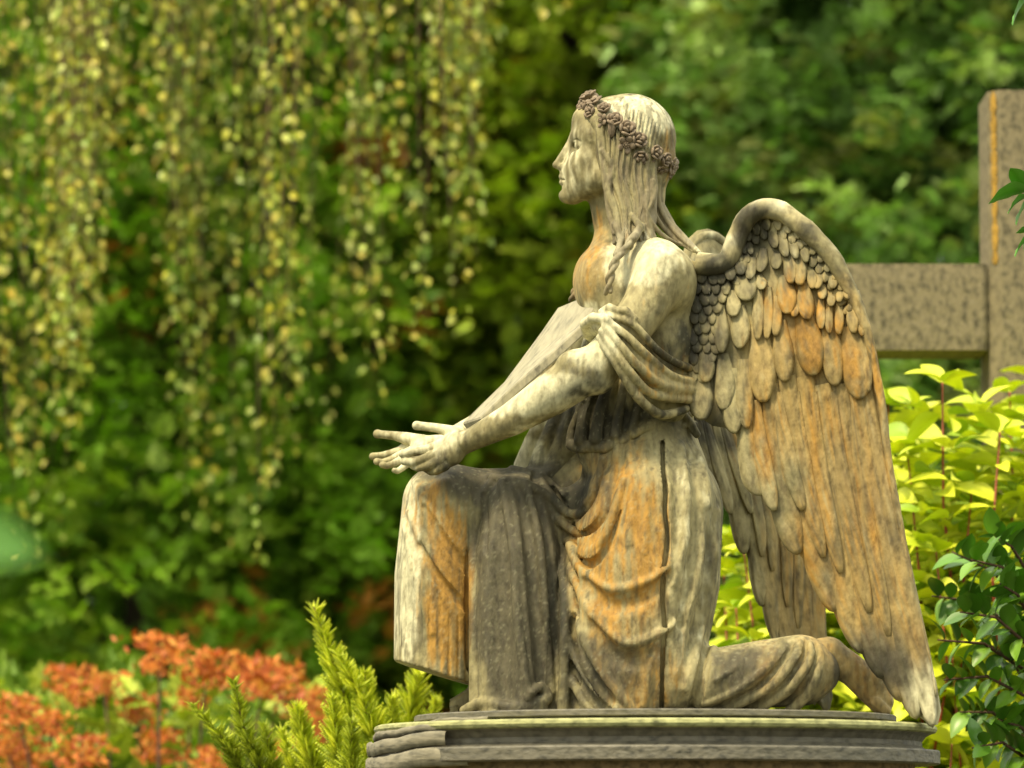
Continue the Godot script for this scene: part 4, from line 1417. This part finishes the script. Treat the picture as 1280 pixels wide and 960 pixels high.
func add_glossy_shrub() -> void:
	var base := Q(1275, 1500, 8.45)
	base.y = 0.0
	var t := thing("glossy_shrub", "dark green shrub with small glossy oval leaves at the pedestal's side", "shrub", base)
	var rng := RandomNumberGenerator.new()
	rng.seed = 19
	var meshes := []
	var cols := [Color(0.075, 0.19, 0.012), Color(0.10, 0.24, 0.014), Color(0.05, 0.135, 0.01), Color(0.16, 0.32, 0.02)]
	for i in 8:
		meshes.append(leaf_mesh(0.066, 0.0195, 0.25, 0.12 + 0.06 * i, 0.95, 7, 0.0, cols[i % 4]))
	var n := 0
	var twigs := [[1290, 800, 1165, 745], [1300, 780, 1190, 690], [1300, 760, 1215, 700], [1300, 740, 1235, 668], [1310, 730, 1262, 672], [1300, 850, 1172, 800], [1300, 880, 1180, 850], [1290, 930, 1200, 890], [1300, 960, 1215, 935], [1300, 820, 1200, 765], [1310, 900, 1230, 800], [1300, 800, 1250, 730], [1310, 960, 1250, 900], [1310, 860, 1262, 790]]
	for k in twigs.size():
		var c: Array = twigs[k]
		var z := 8.25 + 0.35 * rng.randf()
		var a := Q(c[0], c[1], z + 0.08)
		var b := Q(c[2], c[3], z)
		var mid := a.lerp(b, 0.55) + Vector3(0, 0.03, 0)
		var pts := [base + Vector3(0.01 * k - 0.05, 0, 0), a + Vector3(0.02, -0.35, 0), a, mid, b]
		part("twig", bark(pts, 0.009, 0.0018, 5), M.twig, t)
		for i in 15:
			var u := 0.06 + i / 15.0 * 0.94
			var q := a.lerp(mid, u / 0.55) if u < 0.55 else mid.lerp(b, (u - 0.55) / 0.45)
			var dir := (b - a).normalized()
			var s := 1.0 if i % 2 else -1.0
			var d := dir * rng.randf_range(0.2, 0.9) + Vector3(-dir.y, dir.x, 0) * s * 0.9 + Vector3(0, 0.15, rng.randf_range(-0.3, 0.9))
			if n < 290:
				put_leaf("leaf", meshes[rng.randi() % 8], M.leaf_gloss, Transform3D(facing(d, rng.randf_range(-0.7, 0.7)).scaled(Vector3.ONE * rng.randf_range(0.7, 1.1)), q), t)
				n += 1

func add_holly() -> void:
	var base := Q(1360, 1500, 7.9)
	base.y = 0.0
	var t := thing("leafy_sapling", "sapling with glossy green leaves reaching in before the cross shaft", "shrub", base)
	var m := [leaf_mesh(0.078, 0.02, 0.35, 0.3, 0.9, 8, 0.012, Color(0.09, 0.26, 0.02)), leaf_mesh(0.07, 0.019, 0.3, 0.5, 0.9, 8, 0.012, Color(0.06, 0.19, 0.02))]
	var top := Q(1340, -40, 7.9)
	part("stem", bark([base, base.lerp(top, 0.5) + Vector3(0.02, 0, 0), top], 0.016, 0.005, 7), M.twig, t)
	for b in [[1335, 260, 1284, 240], [1335, 330, 1284, 296], [1335, 10, 1284, -6]]:
		part("twig", bark([Q(b[0], b[1] + 20, 7.9), Q(b[2], b[3], 7.88)], 0.004, 0.002, 5), M.twig, t)
	for l in [[1286, 238, 1232, 241], [1284, 240, 1264, 206], [1288, 236, 1288, 200], [1284, 246, 1254, 258], [1290, 250, 1262, 272], [1290, 296, 1262, 312], [1290, 290, 1268, 284], [1284, 296, 1300, 330], [1288, -4, 1256, 22], [1288, -4, 1275, -40], [1300, 20, 1320, 50], [1310, 240, 1330, 200], [1310, 300, 1335, 310]]:
		var a := Q(l[0], l[1], 7.88)
		var e := Q(l[2], l[3], 7.85)
		put_leaf("leaf", m[int(l[0] + l[1]) % 2], M.leaf_gloss, Transform3D(facing(e - a, 0.6).scaled(Vector3.ONE * (e - a).length() / 0.074), a), t)

func add_near_twig() -> void:
	var base := Q(-160, 1700, 3.4)
	base.y = 0.0
	var t := thing("broad_leaf_sapling", "thin sapling with a few broad dark green leaves standing apart from the others", "plant", base)
	var top := Q(-90, 640, 3.4)
	part("stem", bark([base, base.lerp(top, 0.5) + Vector3(0.01, 0, 0), top], 0.01, 0.004, 6), M.twig, t)
	var m := leaf_mesh(0.10, 0.026, 0.2, 0.15, 0.9, 8, 0.0, Color(0.06, 0.19, 0.008))
	for l in [[-90, 660, 50, 684], [-90, 650, -150, 560], [-100, 760, -190, 740]]:
		var a := Q(l[0], l[1], 3.4)
		var e := Q(l[2], l[3], 3.39)
		put_leaf("leaf", m, M.leaf_yellow, Transform3D(facing(e - a, 1.1).scaled(Vector3.ONE * (e - a).length() / 0.10), a), t)

func add_plants() -> void:
	var green := [Color(0.20, 0.33, 0.030), Color(0.26, 0.40, 0.040), Color(0.15, 0.27, 0.025), Color(0.30, 0.42, 0.045)]
	var blue := [Color(0.24, 0.42, 0.095), Color(0.33, 0.52, 0.150), Color(0.15, 0.28, 0.060), Color(0.42, 0.56, 0.170), Color(0.34, 0.38, 0.110), Color(0.26, 0.45, 0.105)]
	var olive := [Color(0.34, 0.46, 0.030), Color(0.27, 0.40, 0.028), Color(0.40, 0.50, 0.040), Color(0.21, 0.33, 0.025), Color(0.30, 0.44, 0.030), Color(0.36, 0.46, 0.040), Color(0.32, 0.43, 0.035), Color(0.38, 0.29, 0.035)]
	var rust := [Color(0.25, 0.46, 0.030), Color(0.30, 0.50, 0.040), Color(0.18, 0.35, 0.025), Color(0.36, 0.54, 0.050), Color(0.22, 0.40, 0.030), Color(0.28, 0.47, 0.035), Color(0.36, 0.50, 0.050), Color(0.23, 0.44, 0.030), Color(0.20, 0.38, 0.028), Color(0.50, 0.22, 0.030)]
	conifer("mid green conifer with brown tips behind the birch strands", Vector3(-1.35, 0, -6.9), 1.55, 7.5, 2300, 20, 0.09, rust, 301)
	conifer("olive conifer in the gap between birch and the angel's head", Vector3(0.22, 0, -7.3), 1.2, 8.0, 2000, 20, 0.09, olive, 302)
	conifer("blue green yew filling the ground behind the cross", Vector3(1.75, 0, -6.6), 1.75, 8.0, 4200, 20, 0.072, blue, 303, 0.25)
	conifer("dark green conifer standing far behind the birch", Vector3(-3.4, 0, -9.5), 1.6, 8.5, 1300, 16, 0.11, green, 304)
	conifer("dark green conifer standing far behind the yew", Vector3(3.7, 0, -9.5), 1.6, 8.5, 1300, 16, 0.11, green, 305)
	conifer("dense dark conifer closing the view behind all others", Vector3(-1.1, 0, -11.0), 1.9, 9.5, 1700, 16, 0.12, green, 306, 0.25)
	conifer("dense conifer seen behind the olive one and the yew", Vector3(1.5, 0, -11.2), 1.9, 9.5, 1700, 16, 0.12, green, 307, 0.25)
	birch(Vector3(-2.6, 0, -4.6))
	add_orange_shrub()
	add_juniper()
	add_yellow_shrub()
	add_glossy_shrub()
	add_holly()
	add_near_twig()

# ---- scene helpers -------------------------------------------------------------------------
var taken := {}

func numbered(called: String) -> String:
	var n: int = taken.get(called, 0)
	taken[called] = n + 1
	return called if n == 0 else "%s_%03d" % [called, n]

func part(called: String, m: Mesh, mat: Material, parent: Node3D) -> MeshInstance3D:   # mesh given in world metres
	var o := MeshInstance3D.new()
	o.name = called
	o.mesh = m
	o.material_override = mat
	parent.add_child(o, true)
	o.global_position = Vector3.ZERO
	return o

func thing(called: String, label: String, category: String, at := Vector3.ZERO, group := "") -> Node3D:
	var o := Node3D.new()
	o.name = numbered(called)
	add_child(o)
	o.position = at
	o.set_meta("label", label)
	o.set_meta("category", category)
	if group:
		o.set_meta("group", group)
	return o

func noise_tex(seed_: int, freq: float, oct: int, ramp: Array, size := 512, normal := false, bump := 4.0) -> NoiseTexture2D:
	var t := NoiseTexture2D.new()
	t.width = size
	t.height = size
	t.seamless = true
	var n := FastNoiseLite.new()
	n.seed = seed_
	n.frequency = freq
	n.fractal_octaves = oct
	t.noise = n
	if normal:
		t.as_normal_map = true
		t.bump_strength = bump
	elif ramp:
		var g := Gradient.new()
		g.offsets = PackedFloat32Array([0.0, 0.35, 0.6, 1.0])
		g.colors = PackedColorArray(ramp)
		t.color_ramp = g
	return t

var stone: StandardMaterial3D
var M := {}

func set_materials() -> void:
	stone = StandardMaterial3D.new()
	stone.resource_name = "weathered_stone"
	stone.vertex_color_use_as_albedo = true
	stone.albedo_texture = noise_tex(3, 0.03, 5, [Color(0.62, 0.60, 0.56), Color(0.9, 0.9, 0.88), Color(1, 1, 0.98), Color(1, 1, 1)])
	stone.normal_enabled = true
	stone.normal_texture = noise_tex(9, 0.03, 5, [], 512, true, 5.0)
	stone.normal_scale = 0.5
	stone.uv1_triplanar = true
	stone.uv1_world_triplanar = true
	stone.uv1_scale = Vector3(4.0, 1.6, 4.0)
	stone.roughness = 0.78
	M.slate = flat(Color(0.36, 0.335, 0.23), 0.6, 21, Vector3(4, 2, 4), 0.5)
	M.slate.normal_scale = 0.25
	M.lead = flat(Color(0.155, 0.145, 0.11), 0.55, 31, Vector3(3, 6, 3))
	M.lead_pale = flat(Color(0.25, 0.23, 0.165), 0.7, 32, Vector3(2, 9, 2))
	M.mossy = flat(Color(0.40, 0.41, 0.19), 0.85, 33, Vector3(3, 8, 3))
	M.brown_stone = flat(Color(0.30, 0.215, 0.12), 0.9, 37, Vector3(4, 4, 4))

func flat(c: Color, rough: float, seed_: int, scale_: Vector3, low := 0.35) -> StandardMaterial3D:   # linear base colour with grain and blotches
	var m := StandardMaterial3D.new()
	m.albedo_color = c.linear_to_srgb()
	m.albedo_texture = noise_tex(seed_, 0.02, 5, [Color(low, low, low * 0.96), Color(lerpf(low, 1, 0.7), lerpf(low, 1, 0.7), lerpf(low, 1, 0.67)), Color(1, 0.99, 0.96), Color(1, 1, 1)])
	m.normal_enabled = true
	m.normal_texture = noise_tex(seed_ + 1, 0.04, 4, [], 256, true, 4.0)
	m.normal_scale = 0.7
	m.uv1_triplanar = true
	m.uv1_world_triplanar = true
	m.uv1_scale = scale_
	m.roughness = rough
	return m

func add_statue() -> void:
	var jobs := [sculpt_robe, sculpt_body, sculpt_head, sculpt_hair, sculpt_hands, sculpt_bodice, sculpt_sleeve]
	var done := []
	done.resize(7)
	var g := WorkerThreadPool.add_group_task(func(i): done[i] = jobs[i].call(), 7)
	WorkerThreadPool.wait_for_group_task_completion(g)
	print("sculpted ", Time.get_ticks_msec())
	var r := thing("angel_statue", "weathered stone angel kneeling with wings, flower wreath and open hands on the pedestal", "statue", Vector3((818.0 - 640.0) * S, TOP, 0))
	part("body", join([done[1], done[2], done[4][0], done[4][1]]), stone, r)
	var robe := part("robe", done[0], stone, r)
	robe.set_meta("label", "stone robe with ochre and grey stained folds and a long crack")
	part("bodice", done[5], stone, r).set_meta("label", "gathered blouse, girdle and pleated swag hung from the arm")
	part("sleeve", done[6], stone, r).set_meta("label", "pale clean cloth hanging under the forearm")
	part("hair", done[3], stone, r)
	# wreath of carved flowers
	var wr := Node3D.new()
	wr.name = "flower_wreath"
	r.add_child(wr)
	var kinds := [flower_mesh(0), flower_mesh(1), flower_mesh(2)]
	var fm := stone
	var rng := RandomNumberGenerator.new()
	rng.seed = 12
	var ca := Vector2(731, 125)
	var cb := Vector2(837, 216)
	var along := (cb - ca).normalized()
	var across := Vector2(along.y, -along.x)
	var n := 19
	for row in 2:
		for i in n:
			var a := TAU * (i + 0.5 * (row % 2) + rng.randf_range(-0.15, 0.15)) / n
			var c2 := (ca + cb) * 0.5 - along * cos(a) * (70.0 - absf(row - 0.5) * 3.0 + rng.randf_range(-1, 2)) + across * ((row - 0.5) * 14.0 + rng.randf_range(-2.5, 2.5))
			var z := sin(a) * (63.0 - absf(row - 0.5) * 2.5)
			var p := P(c2.x, c2.y, z)
			var nrm := Vector3(-cos(a) * along.x, cos(a) * along.y, sin(a)).normalized()
			var lean := Vector3(across.x, -across.y, 0) * (row - 0.5) * 0.8
			nrm = (nrm + lean).normalized()
			var kind: int = [0, 1, 1, 1, 0, 1, 1, 2][rng.randi() % 8]
			var o := MeshInstance3D.new()
			o.name = ["carved_rose", "carved_blossom", "carved_leaf"][kind]
			o.mesh = kinds[kind]
			o.material_override = fm
			wr.add_child(o, true)
			var x := nrm.cross(Vector3(0.3, 1, 0.2)).normalized()
			var b := Basis(x, nrm, x.cross(nrm)) * Basis(Vector3.UP, rng.randf() * TAU)
			var rad := rng.randf_range(10.0, 13.0) * S * (1.15 if kind == 2 else 1.0)
			o.global_transform = Transform3D(b.scaled(Vector3.ONE * rad), p)
	# wings
	for far in [false, true]:
		far_side = far
		var w := Node3D.new()
		w.name = "wing"
		w.set_meta("label", "wing half hidden behind the robe and the other wing" if far else "wing with rows of carved feathers before the stone cross")
		r.add_child(w, true)
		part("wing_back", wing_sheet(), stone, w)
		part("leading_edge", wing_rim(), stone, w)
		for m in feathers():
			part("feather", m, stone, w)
	far_side = false
	# tablet across the arms
	var poly := [P(747, 372, 52), P(722, 374, 10), P(698, 384, -40), P(676, 416, -44), P(630, 478, -40), P(578, 529, -30), P(600, 522, 40), P(646, 478, 60), P(690, 440, 64), P(731, 402, 62)]
	var tb := part("tablet", slab(poly, Vector3(0.011, -0.015, 0.001)), M.slate, r)
	tb.set_meta("label", "grey slab lying from the breast to the wrists")

func add_pedestal() -> void:
	var c := Vector3((818.0 - 640.0) * S, 0, 0)
	var r := thing("round_pedestal", "round moulded stone pedestal with mossy rim under the angel", "pedestal", c)
	var y := func(row: float, z: float) -> float: return P(818, row, z).y
	var p := func(called: String, prof: Array, mat: Material):
		var q := []
		for e in prof:
			q.append([e[0] * S, y.call(e[1], e[0])])
		var o := MeshInstance3D.new()
		o.name = called
		o.mesh = lathe(q, 160)
		o.material_override = mat
		r.add_child(o, true)
	p.call("statue_plate", [[0.1, 885.5], [298, 885.5], [300, 887], [300, 893], [297, 895], [0.1, 895]], M.lead)
	p.call("upper_lip", [[0.1, 897], [345, 897], [349, 899], [350, 903], [348, 907], [342, 909]], M.mossy)
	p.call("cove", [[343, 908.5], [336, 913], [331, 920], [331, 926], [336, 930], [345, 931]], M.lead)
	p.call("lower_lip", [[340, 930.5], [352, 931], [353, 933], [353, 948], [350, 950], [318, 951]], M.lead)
	p.call("drum", [[322, 950.5], [322, 962], [316, 964], [312, 1180], [330, 1190], [330, 1500]], M.brown_stone)
	# old lead dressing that sags over the rim where the weather comes from
	var rg := RandomNumberGenerator.new()
	rg.seed = 6
	for k in 4:
		var rows := []
		var r0 := [322.0, 349.0, 356.0, 358.0][k] as float
		var row0 := [893.0, 900.0, 912.0, 933.0][k] as float
		var tall := [6.0, 10.0, 19.0, 24.0][k] as float
		for j in 5:
			var line := PackedVector3Array()
			for i in 65:
				var a := lerpf(2.30 + 0.05 * (k % 3), 3.9, i / 64.0)
				var sag := 9.0 * smoothstep(2.35, 2.95, a) + 1.6 * n1.get_noise_2d(i * 0.01, k * 3.0) * 2.0
				var rr: float = r0 + [0.0, 2.0, 2.5, 1.0, -8.0][j] + 2.0 * n1.get_noise_2d(i * 0.008 + 9.0, k * 5.0) - 14.0 * (1.0 - smoothstep(2.28, 2.55, a))
				line.append(Vector3(cos(a) * rr * S, y.call(row0 + tall * [0.0, 0.1, 0.5, 0.95, 1.0][j], 300.0) - sag * S, sin(a) * rr * S))
			rows.append(line)
		var o := MeshInstance3D.new()
		o.name = "lead_strip"
		o.mesh = sheet(rows)
		o.material_override = M.lead_pale
		r.add_child(o, true)
	p.call("foot", [[330, 1499], [400, 1510], [400, 1830]], M.brown_stone)

func _ready() -> void:
	# camera
	var cam := Camera3D.new()
	cam.name = "camera"
	cam.position = CAM
	cam.rotation.x = PITCH
	var lens := CameraAttributesPhysical.new()
	lens.frustum_focal_length = 17.5 / (480.0 / FPX)
	lens.frustum_focus_distance = 7.98
	lens.exposure_aperture = 3.7
	lens.frustum_near = 0.1
	lens.frustum_far = 300.0
	cam.attributes = lens
	cam.fov = rad_to_deg(2.0 * atan(480.0 / FPX))
	cam.far = 300.0
	add_child(cam)
	# sky and sun: a bright overcast day
	var e := Environment.new()
	e.background_mode = Environment.BG_SKY
	e.tonemap_mode = Environment.TONE_MAPPER_LINEAR
	e.tonemap_exposure = 3.4
	e.sdfgi_enabled = true
	e.ssao_enabled = true
	e.ssil_enabled = true
	var sky := Sky.new()
	var sm := ProceduralSkyMaterial.new()
	sm.sky_top_color = Color(0.88, 0.88, 0.84)
	sm.sky_horizon_color = Color(0.54, 0.54, 0.50)
	sm.sky_curve = 0.6
	sm.ground_bottom_color = Color(0.16, 0.17, 0.10)
	sm.ground_horizon_color = Color(0.18, 0.19, 0.12)
	sky.sky_material = sm
	e.sky = sky
	var we := WorldEnvironment.new()
	we.name = "world"
	we.environment = e
	add_child(we)
	var sun := DirectionalLight3D.new()
	sun.name = "sun"
	sun.light_energy = 0.5
	sun.light_color = Color(1.0, 0.93, 0.78)
	sun.light_angular_distance = 12.0
	sun.shadow_enabled = true
	sun.rotation = Vector3(deg_to_rad(-58), deg_to_rad(-44), 0)
	add_child(sun)
	set_crusts_and_shade()
	set_materials()
	add_setting()
	add_pedestal()
	add_statue()
	add_plants()
	print("built ", Time.get_ticks_msec())
